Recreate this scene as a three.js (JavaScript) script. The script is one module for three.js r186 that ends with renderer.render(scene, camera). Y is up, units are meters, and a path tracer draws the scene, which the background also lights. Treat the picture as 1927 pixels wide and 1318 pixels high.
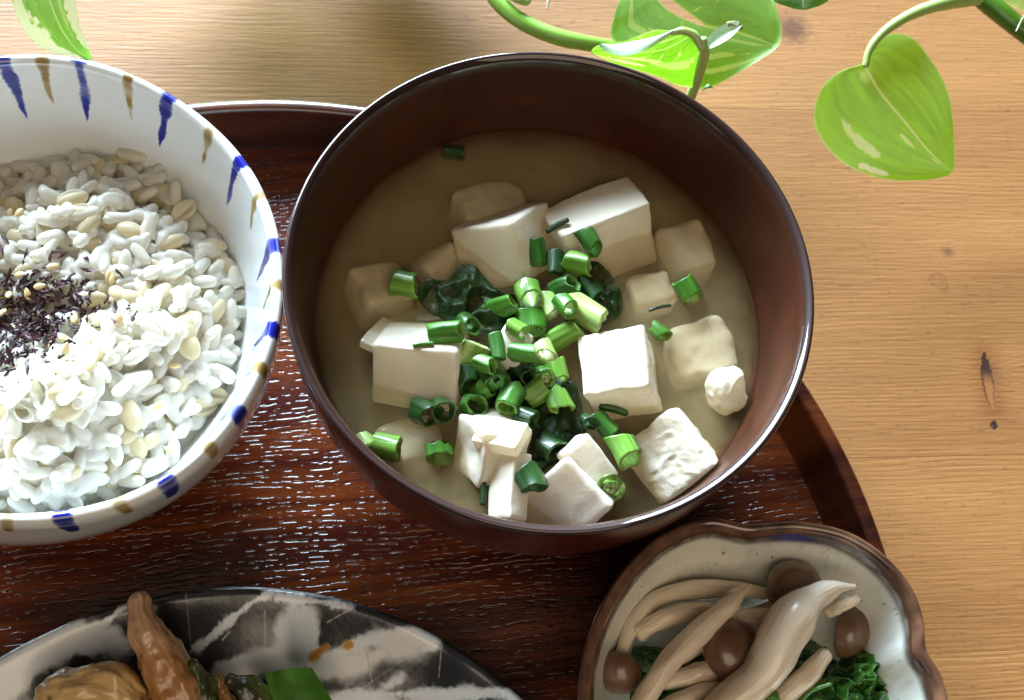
import * as THREE from 'three';
import { RoundedBoxGeometry } from 'three/addons/geometries/RoundedBoxGeometry.js';
import { mergeGeometries, mergeVertices } from 'three/addons/utils/BufferGeometryUtils.js';
import { RectAreaLightUniformsLib } from 'three/addons/lights/RectAreaLightUniformsLib.js';

// ---------------------------------------------------------------- camera, light, exposure
const V3 = (x = 0, y = 0, z = 0) => new THREE.Vector3(x, y, z);
const scene = new THREE.Scene();
const FOCAL = 2400, PW = 1927, PH = 1318;             // focal length and size of the photograph in its own pixels
const camera = new THREE.PerspectiveCamera(2 * Math.atan(PH / 2 / FOCAL) * 180 / Math.PI, 1024 / 700, 0.02, 12);
camera.position.set(-0.0047, 0.3214, 0.1307);
camera.rotation.order = 'YXZ';
camera.rotation.set(-66.22 * Math.PI / 180, 0, 13.97 * Math.PI / 180);
camera.updateMatrixWorld(true);
camera.focus = 0.285;
camera.userData.fStop = 30;

const renderer = new THREE.WebGLRenderer({ antialias: true });
renderer.setSize(1024, 700);
renderer.toneMapping = THREE.LinearToneMapping;
renderer.toneMappingExposure = 1.3;
renderer.shadowMap.enabled = true;
renderer.outputColorSpace = THREE.SRGBColorSpace;
RectAreaLightUniformsLib.init();

const WINDOW_AT = V3(-1.62, 1.18, -2.30), WINDOW_W = 2.4, WINDOW_H = 1.6;
const keyLight = new THREE.RectAreaLight(new THREE.Color(0.69, 0.86, 1.0), 54, WINDOW_W, WINDOW_H);
keyLight.name = 'unseen_window_light';
keyLight.position.copy(WINDOW_AT);
keyLight.lookAt(0, 0.04, 0.03);
scene.add(keyLight);
const LAMP_AT = V3(0.34, 1.28, 1.0), LAMP_W = 1.1;
const roomLight = new THREE.RectAreaLight(new THREE.Color(1.0, 0.81, 0.59), 1.85, LAMP_W, LAMP_W);  // warm lamp out of view, lighting the sides turned from the window
roomLight.name = 'unseen_warm_lamp_light';
roomLight.position.copy(LAMP_AT); roomLight.lookAt(-0.02, 0.05, 0.02);
scene.add(roomLight);
scene.background = new THREE.Color(0.035, 0.029, 0.024);  // the dim room round the table

// ---------------------------------------------------------------- helpers
function mulberry(a) { return () => { a |= 0; a = a + 0x6D2B79F5 | 0; let t = Math.imul(a ^ a >>> 15, 1 | a); t = t + Math.imul(t ^ t >>> 7, 61 | t) ^ t; return ((t ^ t >>> 14) >>> 0) / 4294967296; }; }
const clamp = (x, a = 0, b = 1) => Math.min(b, Math.max(a, x)), lerp = (a, b, t) => a + (b - a) * t;
const sstep = (a, b, x) => { const t = clamp((x - a) / (b - a)); return t * t * (3 - 2 * t); };
const DEG = Math.PI / 180;
function hash3(x, y, z) { let h = Math.imul(x, 374761393) + Math.imul(y, 668265263) + Math.imul(z, 2147483647 ^ 0x5bd1e995) | 0; h = Math.imul(h ^ h >>> 13, 1274126177); h ^= h >>> 16; return (h >>> 0) / 4294967296; }
function noise3(x, y, z = 0) {
  const ix = Math.floor(x), iy = Math.floor(y), iz = Math.floor(z), fx = x - ix, fy = y - iy, fz = z - iz;
  const u = fx * fx * (3 - 2 * fx), v = fy * fy * (3 - 2 * fy), w = fz * fz * (3 - 2 * fz);
  const L = (k) => lerp(lerp(hash3(ix, iy, iz + k), hash3(ix + 1, iy, iz + k), u), lerp(hash3(ix, iy + 1, iz + k), hash3(ix + 1, iy + 1, iz + k), u), v);
  return lerp(L(0), L(1), w) * 2 - 1;
}
function noise2(x, y) {
  const ix = Math.floor(x), iy = Math.floor(y), fx = x - ix, fy = y - iy, u = fx * fx * (3 - 2 * fx), v = fy * fy * (3 - 2 * fy);
  return lerp(lerp(hash3(ix, iy, 7), hash3(ix + 1, iy, 7), u), lerp(hash3(ix, iy + 1, 7), hash3(ix + 1, iy + 1, 7), u), v) * 2 - 1;
}
const fbm2 = (x, y, o = 4) => { let s = 0, a = 0.5; for (let i = 0; i < o; i++) { s += a * noise2(x, y); x = x * 2.03 + 11.3; y = y * 2.03 + 5.1; a *= 0.5; } return s; };
const fbm3 = (x, y, z, o = 3) => { let s = 0, a = 0.5; for (let i = 0; i < o; i++) { s += a * noise3(x, y, z); x = x * 2.03 + 3.3; y = y * 2.03 + 5.1; z = z * 2.03 + 1.7; a *= 0.5; } return s; };

// the place on the level y = h that the photograph shows at (px, py)
const EYE = camera.position.clone(), CX = V3().setFromMatrixColumn(camera.matrixWorld, 0), CY = V3().setFromMatrixColumn(camera.matrixWorld, 1), CZ = V3().setFromMatrixColumn(camera.matrixWorld, 2);
const rayDir = (px, py) => CZ.clone().multiplyScalar(-FOCAL).addScaledVector(CX, px - PW / 2).addScaledVector(CY, PH / 2 - py).normalize();
const P = (px, py, h) => { const d = rayDir(px, py); return EYE.clone().addScaledVector(d, (h - EYE.y) / d.y); };
const PX = 1 / 8180;                                   // metres per photograph pixel at the height of the bowls

const used = new Map();
function numbered(name) { const n = used.get(name) ?? 0; used.set(name, n + 1); return n ? name + '_' + String(n).padStart(3, '0') : name; }
function tag(o, label, category, group, kind) {
  if (label) o.userData.label = label;
  if (category) o.userData.category = category;
  if (group) o.userData.group = group;
  if (kind) o.userData.kind = kind;
  return o;
}
function thing(name, label, category, pos = V3(), group) { const o = new THREE.Group(); o.name = numbered(name); o.position.copy(pos); scene.add(o); return tag(o, label, category, group); }
function part(parent, name, geo, mat, label) {
  const m = new THREE.Mesh(geo, mat); m.name = name; m.castShadow = m.receiveShadow = true;
  if (label) m.userData.label = label;
  parent.add(m); return m;
}
function solo(name, geo, mat, label, category, group, kind) {
  const m = new THREE.Mesh(geo, mat); m.name = numbered(name); m.castShadow = m.receiveShadow = true; scene.add(m);
  return tag(m, label, category, group, kind);
}
function std(color, rough = 0.5, extra = {}) {
  const c = Array.isArray(color) ? new THREE.Color().setRGB(...color) : new THREE.Color(color);
  return new THREE.MeshPhysicalMaterial({ color: c, roughness: rough, ...extra });
}
function dataTex(w, h, fn, srgb) {                     // fn(x, y) -> [r, g, b] linear 0..1
  const d = new Uint8Array(w * h * 4), enc = srgb ? (c) => (c <= 0.0031308 ? c * 12.92 : 1.055 * Math.pow(c, 1 / 2.4) - 0.055) : (c) => c;
  for (let y = 0; y < h; y++) for (let x = 0; x < w; x++) { const c = fn(x, y), i = (y * w + x) * 4; for (let k = 0; k < 3; k++) d[i + k] = clamp(enc(clamp(c[k]))) * 255 + 0.5; d[i + 3] = 255; }
  const t = new THREE.DataTexture(d, w, h, THREE.RGBAFormat); t.magFilter = t.minFilter = THREE.LinearFilter; t.wrapS = t.wrapT = THREE.MirroredRepeatWrapping;
  if (srgb) t.colorSpace = THREE.SRGBColorSpace;
  t.needsUpdate = true; return t;
}
function canvasTex(w, h, draw, wrap = THREE.RepeatWrapping, srgb = true) {
  const c = document.createElement('canvas'); c.width = w; c.height = h; draw(c.getContext('2d'), w, h);
  const t = new THREE.CanvasTexture(c); t.wrapS = t.wrapT = wrap; if (srgb) t.colorSpace = THREE.SRGBColorSpace; return t;
}
function colorize(geo, fn) {                           // fn(position, normal, index) -> [r, g, b] linear
  const p = geo.attributes.position, n = geo.attributes.normal, a = new Float32Array(p.count * 3), v = V3(), w = V3();
  for (let i = 0; i < p.count; i++) { v.fromBufferAttribute(p, i); if (n) w.fromBufferAttribute(n, i); a.set(fn(v, w, i), i * 3); }
  geo.setAttribute('color', new THREE.BufferAttribute(a, 3)); return geo;
}
function warp(geo, fn) { const p = geo.attributes.position, v = V3(); for (let i = 0; i < p.count; i++) { v.fromBufferAttribute(p, i); fn(v, i); p.setXYZ(i, v.x, v.y, v.z); } geo.computeVertexNormals(); return geo; }
function grid(nu, nv, fn, closedU = false, uvfn) {     // surface from fn(i/nu, j/nv)
  const pos = [], uv = [], idx = [];
  for (let j = 0; j <= nv; j++) for (let i = 0; i <= nu; i++) { const p = fn(i / nu, j / nv); pos.push(p.x, p.y, p.z); const q = uvfn ? uvfn(i / nu, j / nv, p) : [i / nu, j / nv]; uv.push(q[0], q[1]); }
  for (let j = 0; j < nv; j++) for (let i = 0; i < nu; i++) { const a = j * (nu + 1) + i, b = a + 1, c = a + nu + 1, d = c + 1; idx.push(a, b, d, a, d, c); }
  const g = new THREE.BufferGeometry(); g.setAttribute('position', new THREE.Float32BufferAttribute(pos, 3)); g.setAttribute('uv', new THREE.Float32BufferAttribute(uv, 2)); g.setIndex(idx); g.computeVertexNormals();
  if (closedU) { const n = g.attributes.normal; for (let j = 0; j <= nv; j++) { const a = j * (nu + 1), b = a + nu, v = V3(n.getX(a) + n.getX(b), n.getY(a) + n.getY(b), n.getZ(a) + n.getZ(b)).normalize(); n.setXYZ(a, v.x, v.y, v.z); n.setXYZ(b, v.x, v.y, v.z); } }
  return g;
}
function lathe(profile, seg = 160, smooth = 1) {       // profile [[r, y], ...] from outer foot over the rim to the inside; a curve through the points
  const c = new THREE.CatmullRomCurve3(profile.map(([r, y]) => V3(r, y, 0)), false, 'centripetal');
  const pts = smooth ? c.getSpacedPoints(Math.round(profile.length * 7)).map((p) => new THREE.Vector2(Math.max(p.x, 0), p.y)) : profile.map((p) => new THREE.Vector2(...p));
  return new THREE.LatheGeometry(pts, seg);
}
function planarUV(geo, sx, sz, ox = 0, oz = 0) { const p = geo.attributes.position, uv = new Float32Array(p.count * 2); for (let i = 0; i < p.count; i++) { uv[2 * i] = (p.getX(i) - ox) / sx; uv[2 * i + 1] = (p.getZ(i) - oz) / sz; } geo.setAttribute('uv', new THREE.BufferAttribute(uv, 2)); return geo; }
function tube(pts, radii, seg = 40, around = 18, squash = 1, wob = 0, seed = 0) { // a closed body along a path; radii are spread over its length
  const curve = new THREE.CatmullRomCurve3(pts, false, 'centripetal'), fr = curve.computeFrenetFrames(seg, false), R = (t) => { const x = t * (radii.length - 1), i = Math.min(Math.floor(x), radii.length - 2), f = x - i; return lerp(radii[i], radii[i + 1], f * f * (3 - 2 * f)); };
  const last = 3;
  return grid(around, seg + 2 * last, (u, v) => {
    const j = Math.round(v * (seg + 2 * last)); let t, k = 1;
    if (j < last) { t = 0; k = Math.sin((j / last) * Math.PI / 2); } else if (j > seg + last) { t = 1; k = Math.sin(((seg + 2 * last - j) / last) * Math.PI / 2); } else t = (j - last) / seg;
    const i = Math.round(t * seg), c = curve.getPointAt(t), a = u * 2 * Math.PI, r = R(t) * k * (1 + wob * fbm3(Math.cos(a) * 1.5 + seed, Math.sin(a) * 1.5, t * 7 + seed, 2));
    const T = fr.tangents[i], cap = (j < last ? -1 : j > seg + last ? 1 : 0) * R(t) * 0.5 * Math.sqrt(Math.max(0, 1 - k * k));
    return c.addScaledVector(fr.normals[i], Math.cos(a) * r).addScaledVector(fr.binormals[i], Math.sin(a) * r * squash).addScaledVector(T, cap);
  }, true);
}

// ---------------------------------------------------------------- the window, out of view, placed to light the table from the far left
{
  const w = thing('window', 'bright daylight window out of view beyond the far left side of the table', 'window', WINDOW_AT.clone());
  w.lookAt(0, 0.04, 0.03); w.translateZ(-0.02);
  const fm = std([0.75, 0.74, 0.7], 0.5), W = WINDOW_W, H = WINDOW_H;
  for (const [x, y, a, b] of [[0, H / 2 + 0.03, W + 0.12, 0.06], [0, -H / 2 - 0.03, W + 0.12, 0.06], [-W / 2 - 0.03, 0, 0.06, H], [W / 2 + 0.03, 0, 0.06, H]]) part(w, 'frame', new RoundedBoxGeometry(a, b, 0.05, 1, 0.004).translate(x, y, -0.035), fm);
  part(w, 'pane', new THREE.PlaneGeometry(W, H), new THREE.MeshStandardMaterial({ color: 0x000000, emissive: new THREE.Color(0.69, 0.86, 1), emissiveIntensity: 1, roughness: 1 }));
}

{  // body of the unseen warm lamp that lights the shaded fronts
  const w = thing('unseen_warm_lamp', 'unseen square warm lamp above the viewer side, placed to light the shaded fronts', 'lamp', LAMP_AT.clone());
  w.lookAt(-0.02, 0.05, 0.02); w.translateZ(-0.02);
  part(w, 'lamp_housing', new RoundedBoxGeometry(LAMP_W + 0.06, LAMP_W + 0.06, 0.06, 2, 0.01).translate(0, 0, -0.04), std([0.7, 0.68, 0.62], 0.5));
  part(w, 'diffuser', new THREE.PlaneGeometry(LAMP_W, LAMP_W), new THREE.MeshStandardMaterial({ color: 0x000000, emissive: new THREE.Color(1.0, 0.79, 0.55), emissiveIntensity: 0.4, roughness: 1 }));
}

// ---------------------------------------------------------------- pine table
const GRAIN = 16 * DEG, gD = V3(Math.cos(GRAIN), 0, -Math.sin(GRAIN)), gN = V3(Math.sin(GRAIN), 0, Math.cos(GRAIN));
const loc = (px, py) => { const p = P(px, py, 0); return [p.dot(gD), p.dot(gN)]; };
const SEAMS = [-0.3130, -0.2575, -0.2020, -0.1465, -0.0910, 0.0216, 0.0749, 0.1300, 0.1850, 0.2410, 0.2960];
{
  const TW = 2048, TH = 1536, SX = 0.46, SZ = 0.345, OX = -0.23, OZ = -0.205;
  const knots = [[1492, 55, 0.0046, 1.8, 1.3], [1784, 474, 0.0016, 2.0, 1.0], [1862, 700, 0.0026, 0.55, 0.55], [1345, 880, 0.003, 1.4, 0.7], [880, 40, 0.002, 1.5, 0.3]].map(([x, y, r, k, d]) => [...loc(x, y), r, k, d]);
  const stain = loc(1768, 530), crack0 = loc(1852, 668), crack1 = loc(1868, 768), dot = loc(1871, 800);
  const segd = (x, y, a, b) => { const dx = b[0] - a[0], dy = b[1] - a[1], t = clamp(((x - a[0]) * dx + (y - a[1]) * dy) / (dx * dx + dy * dy)); return [Math.hypot(x - a[0] - t * dx, y - a[1] - t * dy), t]; };
  const row = (n) => { let k = 0; while (k < SEAMS.length - 2 && n > SEAMS[k + 1]) k++; return k; };
  const bump = new Float32Array(TW * TH);
  const map = dataTex(TW, TH, (ix, iy) => {
    const x = OX + (ix + 0.5) / TW * SX, n = OZ + (iy + 0.5) / TH * SZ, r = row(n);
    let ph = n * 1000 + 1.3 * fbm2(x * 9 + r * 7.7, n * 30 + r * 3.1, 3) * 3 + 0.9 * noise2(x * 40 + r, n * 160), dark = 0, red = 0;
    for (const [kx, kn, kr, kk, kd] of knots) {
      const dx = (x - kx) / (kr * 3.2), dn = (n - kn) / (kr * 1.9), d = dx * dx + dn * dn;
      if (d < 12) { ph += kk * 4.5 * Math.sign(n - kn || 1) * Math.exp(-d) * (1 + 0.3 * noise2(x * 500, n * 500)); const d2 = Math.hypot((x - kx) / kr, (n - kn) / kr) * (1 + 0.25 * noise2(x * 700, n * 700)); dark += kd * Math.exp(-d2 * d2 * 0.9); red += kd * 0.4 * Math.exp(-d2 * d2 * 0.12); }
    }
    const freq = 0.55 + 0.25 * noise2(r * 5.3, 2.2), ring = ph * freq, f = ring - Math.floor(ring), late = Math.pow(f, 2.2) * (1 - sstep(0.9, 1, f));
    const amp = clamp(0.45 + 0.55 * noise2(x * 5 + r * 13, n * 45 + 3)), fine = noise2(x * 260 + r * 17, n * 5200) * 0.5 + noise2(x * 90, n * 2600 + r) * 0.5, broad = fbm2(x * 6 + r * 9, n * 60, 3);
    let g = clamp(0.20 + 0.55 * amp * late + 0.14 * fine + 0.32 * broad + 0.20 * (hash3(r, 3, 9) - 0.5));
    let c = [lerp(0.305, 0.118, g), lerp(0.140, 0.038, g), lerp(0.044, 0.0078, g)];
    c = [lerp(c[0], 0.36, clamp(red * 0.6)), lerp(c[1], 0.16, clamp(red * 0.6)), lerp(c[2], 0.06, clamp(red * 0.6))];
    c = [lerp(c[0], 0.12, clamp(dark)), lerp(c[1], 0.05, clamp(dark)), lerp(c[2], 0.022, clamp(dark))];
    // pores: short dark dashes along the grain
    const po = noise2(x * 420 + 50, n * 3600 + 9); if (po > 0.62) { const k = (po - 0.62) * 1.0; c = c.map((v) => v * (1 - k)); }
    const [cd, ct] = segd(x, n, crack0, crack1), cw = 0.0015 * Math.sin(Math.PI * clamp(0.06 + ct * 0.9)) + 0.00025;
    let h = 0.5 + 0.22 * fine - 0.25 * late * amp;
    const halo = Math.exp(-Math.pow(cd / 0.0045, 2)); c = [c[0] * (1 - 0.22 * halo), c[1] * (1 - 0.34 * halo), c[2] * (1 - 0.42 * halo)];
    const cj = cd + 0.0004 * noise2(x * 1500, n * 1500);
    if (cj < cw) { const e = sstep(cw, cw * 0.5, cj), t = sstep(0.25, 0.6, ct); c = [lerp(0.035, 0.24, e * t), lerp(0.014, 0.095, e * t), lerp(0.007, 0.03, e * t)]; h -= 0.8; }
    const dd = Math.hypot((x - dot[0]) / 0.7, n - dot[1]) + 0.0006 * noise2(x * 1200, n * 1200); if (dd < 0.0016) { const k = sstep(0.0016, 0.001, dd); c = [lerp(c[0], 0.02, k), lerp(c[1], 0.01, k), lerp(c[2], 0.008, k)]; h -= 0.5 * k; }
    // dried ring of a spill
    const sa = Math.atan2(n - stain[1], x - stain[0]), sd = Math.hypot((x - stain[0]) * 1.25, (n - stain[1]) * 0.75) / (0.0028 * (1 + 0.35 * Math.sin(sa * 2 + 1) + 0.25 * noise2(sa * 1.5, 4)));
    const sk = sd < 1 ? 0.08 + 0.22 * sstep(0.72, 0.97, sd) : 0; if (sk) c = [c[0] * (1 - sk), c[1] * (1 - 1.25 * sk), c[2] * (1 - 1.5 * sk)];
    bump[iy * TW + ix] = h;
    return c;
  }, true);
  const bm = dataTex(TW, TH, (x, y) => { const h = clamp(bump[y * TW + x]); return [h, h, h]; });
  const mat = std([1, 1, 1], 0.55, { map, bumpMap: bm, bumpScale: 0.00022, specularIntensity: 0.6 });
  const table = thing('table', 'pale pine tabletop of glued boards with knots under the round tray', 'table', V3(), null);
  table.userData.kind = 'structure';
  const board = (x0, x1, n0, n1) => {
    const w = x1 - x0 - 0.00003, d = n1 - n0 - 0.00003, g = new RoundedBoxGeometry(w, 0.022, d, 1, 0.00012);
    g.translate((x0 + x1) / 2, -0.011, (n0 + n1) / 2); planarUV(g, SX, SZ, OX, OZ); g.rotateY(GRAIN); part(table, 'plank', g, mat);
  };
  for (let k = 0; k < SEAMS.length - 1; k++) {
    board(-0.42 - 0.004 * k, 0.48, SEAMS[k], SEAMS[k + 1]);
  }
}

// ---------------------------------------------------------------- round tray
const TRAY = V3(-0.0425, 0, 0.0904);
{
  const TS = 2048, S = 0.31, A = Math.atan2(-(P(640, 880, 0.009).z - P(400, 900, 0.009).z), P(640, 880, 0.009).x - P(400, 900, 0.009).x), ca = Math.cos(A), sa = Math.sin(A), bump = new Float32Array(TS * TS);
  const rnd = mulberry(77);
  const field = (ix, iy) => { const x = (ix / TS - 0.5) * S, z = (iy / TS - 0.5) * S; return [x * ca - z * sa, x * sa + z * ca]; };
  const map = dataTex(TS, TS, (ix, iy) => {
    const [u, v] = field(ix, iy), wv = v + 0.0016 * noise2(u * 22, v * 60) + 0.0007 * noise2(u * 60, v * 130);
    const band = wv * 1000 / 1.45 + 0.6 * noise2(u * 12, v * 20), f = band - Math.floor(band), early = sstep(0.02, 0.2, f) * (1 - sstep(0.42, 0.62, f));
    // open pores lie in rows, one row to each year's growth
    const pr = noise2(u * 400 + 31, wv * 3600) * 0.6 + noise2(u * 820, wv * 5600 + 5) * 0.55, pore = sstep(0.10, 0.40, pr) * (0.18 + 0.82 * early);
    bump[iy * TS + ix] = clamp(0.72 - 0.6 * pore + 0.08 * noise2(u * 130, wv * 1100));
    const g = clamp(0.5 + 0.9 * fbm2(u * 14 + 9, wv * 210, 3) + 0.25 * noise2(u * 40, wv * 900));
    return [lerp(0.045, 0.190, g * g) * (1 - 0.55 * pore), lerp(0.0065, 0.040, g * g) * (1 - 0.6 * pore), lerp(0.003, 0.0065, g * g) * (1 - 0.6 * pore)];
  }, true);
  const bm = dataTex(TS, TS, (x, y) => { const h = bump[y * TS + x]; return [h, h, h]; });
  const mat = std([1, 1, 1], 0.24, { map, bumpMap: bm, bumpScale: 0.00022, clearcoat: 0 });
  const rim = std([0.085, 0.024, 0.014], 0.3, { map: map.clone(), clearcoat: 0.9, clearcoatRoughness: 0.12 }); rim.color.setRGB(0.5, 0.55, 0.7);
  const t = thing('serving_tray', 'round dark red-brown lacquered wooden tray carrying the dishes', 'tray', TRAY);
  const base = new THREE.CircleGeometry(0.1462, 160).rotateX(-Math.PI / 2).translate(0, 0.0085, 0);
  part(t, 'tray_base', planarUV(base, S, S, -S / 2, -S / 2), mat);
  const wall = lathe([[0.1500, 0.0004], [0.1512, 0.004], [0.1524, 0.012], [0.1532, 0.0195], [0.1530, 0.0222], [0.1518, 0.0230], [0.1496, 0.0229], [0.1489, 0.0219], [0.1482, 0.0165], [0.1470, 0.0115], [0.1462, 0.0094], [0.1455, 0.0084]], 220);
  part(t, 'tray_rim', planarUV(wall, S, S, -S / 2, -S / 2), rim);
  const under = new THREE.CylinderGeometry(0.1502, 0.1498, 0.006, 120).translate(0, 0.0042, 0); part(t, 'tray_underside', under, std([0.05, 0.014, 0.008], 0.5));
}
const FLOOR = 0.0086;

// ---------------------------------------------------------------- lacquer soup bowl and its soup
const SOUP = 0.0466, DS = SOUP - 0.051;
const innerR = (y) => { const T = [[0.0185, 0.012], [0.0205, 0.028], [0.0245, 0.038], [0.031, 0.046], [0.039, 0.051], [0.047, 0.0537], [0.057, 0.0552], [0.066, 0.0563], [0.07, 0.0566]]; for (let i = 1; i < T.length; i++) if (y <= T[i][0]) return lerp(T[i - 1][1], T[i][1], clamp((y - T[i - 1][0]) / (T[i][0] - T[i - 1][0]))); return 0.0566; };
{
  const b = thing('soup_bowl', 'dark brown lacquered soup bowl filled with tofu soup', 'bowl', V3(0, 0, 0));
  // faint turning rings and wood grain under the lacquer
  const grain = canvasTex(1024, 512, (g, w, h) => {
    g.fillStyle = '#808080'; g.fillRect(0, 0, w, h); const r = mulberry(5);
    for (let i = 0; i < 2600; i++) { const x = r() * w, y = r() * h, l = 10 + r() * 60, c = 128 + (r() - 0.5) * 70; g.strokeStyle = `rgba(${c},${c},${c},0.35)`; g.lineWidth = 0.8 + r(); g.beginPath(); g.moveTo(x, y); g.lineTo(x + 6 * (r() - 0.5), y + l); g.stroke(); }
  }, THREE.RepeatWrapping, false);
  grain.repeat.set(4, 1);
  const colorTex = canvasTex(1024, 512, (g, w, h) => {
    g.fillStyle = 'rgb(76,29,17)'; g.fillRect(0, 0, w, h); const r = mulberry(9);
    for (let i = 0; i < 5200; i++) { const x = r() * w, y = r() * h, l = 14 + r() * 70, k = r(); g.strokeStyle = k > 0.5 ? 'rgba(110,52,28,0.14)' : 'rgba(44,15,10,0.18)'; g.lineWidth = 0.7 + 1.6 * r(); g.beginPath(); g.moveTo(x, y); g.lineTo(x + 8 * (r() - 0.5), y + l); g.stroke(); }
    for (let i = 0; i < 90; i++) { g.fillStyle = 'rgba(190,150,120,0.35)'; g.beginPath(); g.arc(r() * w, r() * h, 0.5 + r() * 0.8, 0, 7); g.fill(); }
  });
  colorTex.repeat.set(3, 1);
  const mat = std([1, 1, 1], 0.26, { map: colorTex, bumpMap: grain, bumpScale: 0.000006, clearcoat: 0.35, clearcoatRoughness: 0.1 });
  const lacquer = canvasTex(512, 256, (g, w, h) => { g.fillStyle = 'rgb(55,26,13)'; g.fillRect(0, 0, w, h); const r = mulberry(19); for (let i = 0; i < 900; i++) { g.fillStyle = r() > 0.5 ? 'rgba(96,36,20,0.10)' : 'rgba(62,20,10,0.10)'; g.beginPath(); g.ellipse(r() * w, r() * h, 3 + r() * 22, 2 + r() * 10, 0, 0, 7); g.fill(); } for (let i = 0; i < 60; i++) { g.fillStyle = 'rgba(190,150,120,0.4)'; g.beginPath(); g.arc(r() * w, r() * h, 0.3 + r() * 0.5, 0, 7); g.fill(); } });
  lacquer.repeat.set(2, 1);
  const inside = std([1, 1, 1], 0.4, { map: lacquer, specularIntensity: 0.6, clearcoat: 0.16, clearcoatRoughness: 0.1 });
  const rimMat = std([0.026, 0.010, 0.008], 0.5, { specularIntensity: 0.3, clearcoat: 1, clearcoatRoughness: 0.03 });
  part(b, 'bowl_outside', lathe([[0.0300, 0.0098], [0.0325, 0.0135], [0.0400, 0.0195], [0.0485, 0.0280], [0.0542, 0.0372], [0.0572, 0.0455], [0.0584, 0.0550], [0.0588, 0.0630], [0.0587, 0.0695]], 200), mat);
  part(b, 'bowl_inside', lathe([[0.0571, 0.0700], [0.0566, 0.0690], [0.0563, 0.0660], [0.0552, 0.0570], [0.0537, 0.0470], [0.0510, 0.0390], [0.0460, 0.0310], [0.0380, 0.0245], [0.0280, 0.0205], [0.0120, 0.0185], [0.0001, 0.0183]], 200), inside);
  part(b, 'rim', lathe([[0.0586, 0.0690], [0.0590, 0.0696], [0.0592, 0.0704], [0.0590, 0.0711], [0.0585, 0.0714], [0.0578, 0.0711], [0.0572, 0.0705], [0.0569, 0.0698]], 220), rimMat);
  part(b, 'foot_ring', lathe([[0.0265, 0.0105], [0.0266, FLOOR + 0.0002], [0.0278, FLOOR], [0.0296, FLOOR], [0.0303, FLOOR + 0.0003], [0.0302, 0.0112]], 120, 0), mat);
}
{
  const s = thing('miso_soup', 'cloudy tan miso broth filling the dark brown bowl', 'soup', V3(0, SOUP, 0));
  const rip = dataTex(256, 256, (x, y) => { const h = 0.5 + 0.35 * fbm2(x / 30, y / 30, 3); return [h, h, h]; });
  const top = new THREE.CircleGeometry(innerR(SOUP) + 0.0001, 128).rotateX(-Math.PI / 2);
  part(s, 'broth_surface', planarUV(top, 0.03, 0.03), std([0.97, 0.93, 0.84], 0.02, { transmission: 1, thickness: 0, ior: 1.33, bumpMap: rip, bumpScale: 0.0001 }));
  // miso held in the broth: level upon level of it, each hiding a little of what lies below
  const curd = canvasTex(512, 512, (g, w, h) => { const im = g.createImageData(w, h); for (let y = 0; y < h; y++) for (let x = 0; x < w; x++) { const v = clamp(0.70 + 0.95 * fbm2(x / 70 + 1.6 * fbm2(x / 50, y / 50, 3), y / 70 + 1.6 * fbm2(x / 50 + 9, y / 50, 3), 4)) * 255, i = (y * w + x) * 4; im.data[i] = im.data[i + 1] = im.data[i + 2] = v; im.data[i + 3] = 255; } g.putImageData(im, 0, 0); }, THREE.MirroredRepeatWrapping, false);
  for (let k = 0; k < 18; k++) {
    const y = -0.0005 - 0.00105 * k, a = curd.clone(); a.offset.set(k * 0.37, k * 0.61);
    const m = std([0.63, 0.515, 0.30], 1, { transparent: true, opacity: 0.075, alphaMap: a, specularIntensity: 0 });
    const l = part(s, 'broth_cloud', planarUV(new THREE.CircleGeometry(innerR(SOUP + y) - 0.0002, 96).rotateX(-Math.PI / 2).translate(0, y, 0), 0.09, 0.09, -0.045, -0.045), m); l.castShadow = true;
  }
}

// ---------------------------------------------------------------- tofu
const solids = [];                                     // what later pieces may lie on
const tofuTex = dataTex(512, 512, (x, y) => { const h = 0.5 + 0.28 * fbm2(x / 14, y / 14, 4) + 0.30 * fbm2(x / 70 + 4, y / 70, 3); return [h, h, h]; });
const tofuCol = dataTex(512, 512, (x, y) => { const k = clamp(0.5 + 0.6 * fbm2(x / 80, y / 80, 4)), s = sstep(0.5, 0.72, fbm2(x / 7 + 50, y / 7, 2)) * 0.5; return [lerp(0.89, 0.92, k) - 0.10 * s, lerp(0.80, 0.85, k) - 0.14 * s, lerp(0.62, 0.70, k) - 0.16 * s]; }, true);
const tofuMat = std([1, 1, 1], 1, { map: tofuCol, bumpMap: tofuTex, bumpScale: 0.00012, clearcoat: 0.9, clearcoatRoughness: 0.12, transmission: 0.4, thickness: 0 });
const crumbMat = std([1, 1, 1], 1, { map: tofuCol, bumpMap: tofuTex, bumpScale: 0.0002, clearcoat: 0.5, clearcoatRoughness: 0.2, transmission: 0.4, thickness: 0 });
// the corner of a block and its three edges as the photograph shows them (pixels) give the block's turn and size
function blockFrame(C, p, sign, size, depth) {
  const d12 = -(p[0][0] * p[1][0] + p[0][1] * p[1][1]), d13 = -(p[0][0] * p[2][0] + p[0][1] * p[2][1]), d23 = -(p[1][0] * p[2][0] + p[1][1] * p[2][1]);
  let q = (d12 * d13) / d23; if (!(q > 0)) q = 900;
  const d1 = sign * Math.sqrt(q), d = depth ?? [d1, d12 / d1, d13 / d1];
  const fwd = rayDir(C[0], C[1]), x = CX.clone().addScaledVector(fwd, -CX.dot(fwd)).normalize(), down = V3().crossVectors(fwd, x);
  if (down.dot(CY) > 0) down.negate();
  return p.map(([a, b], i) => { const e = x.clone().multiplyScalar(a).addScaledVector(down, b).addScaledVector(fwd, d[i]).multiplyScalar(PX); if (size?.[i]) e.setLength(size[i]); return e; });
}
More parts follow.
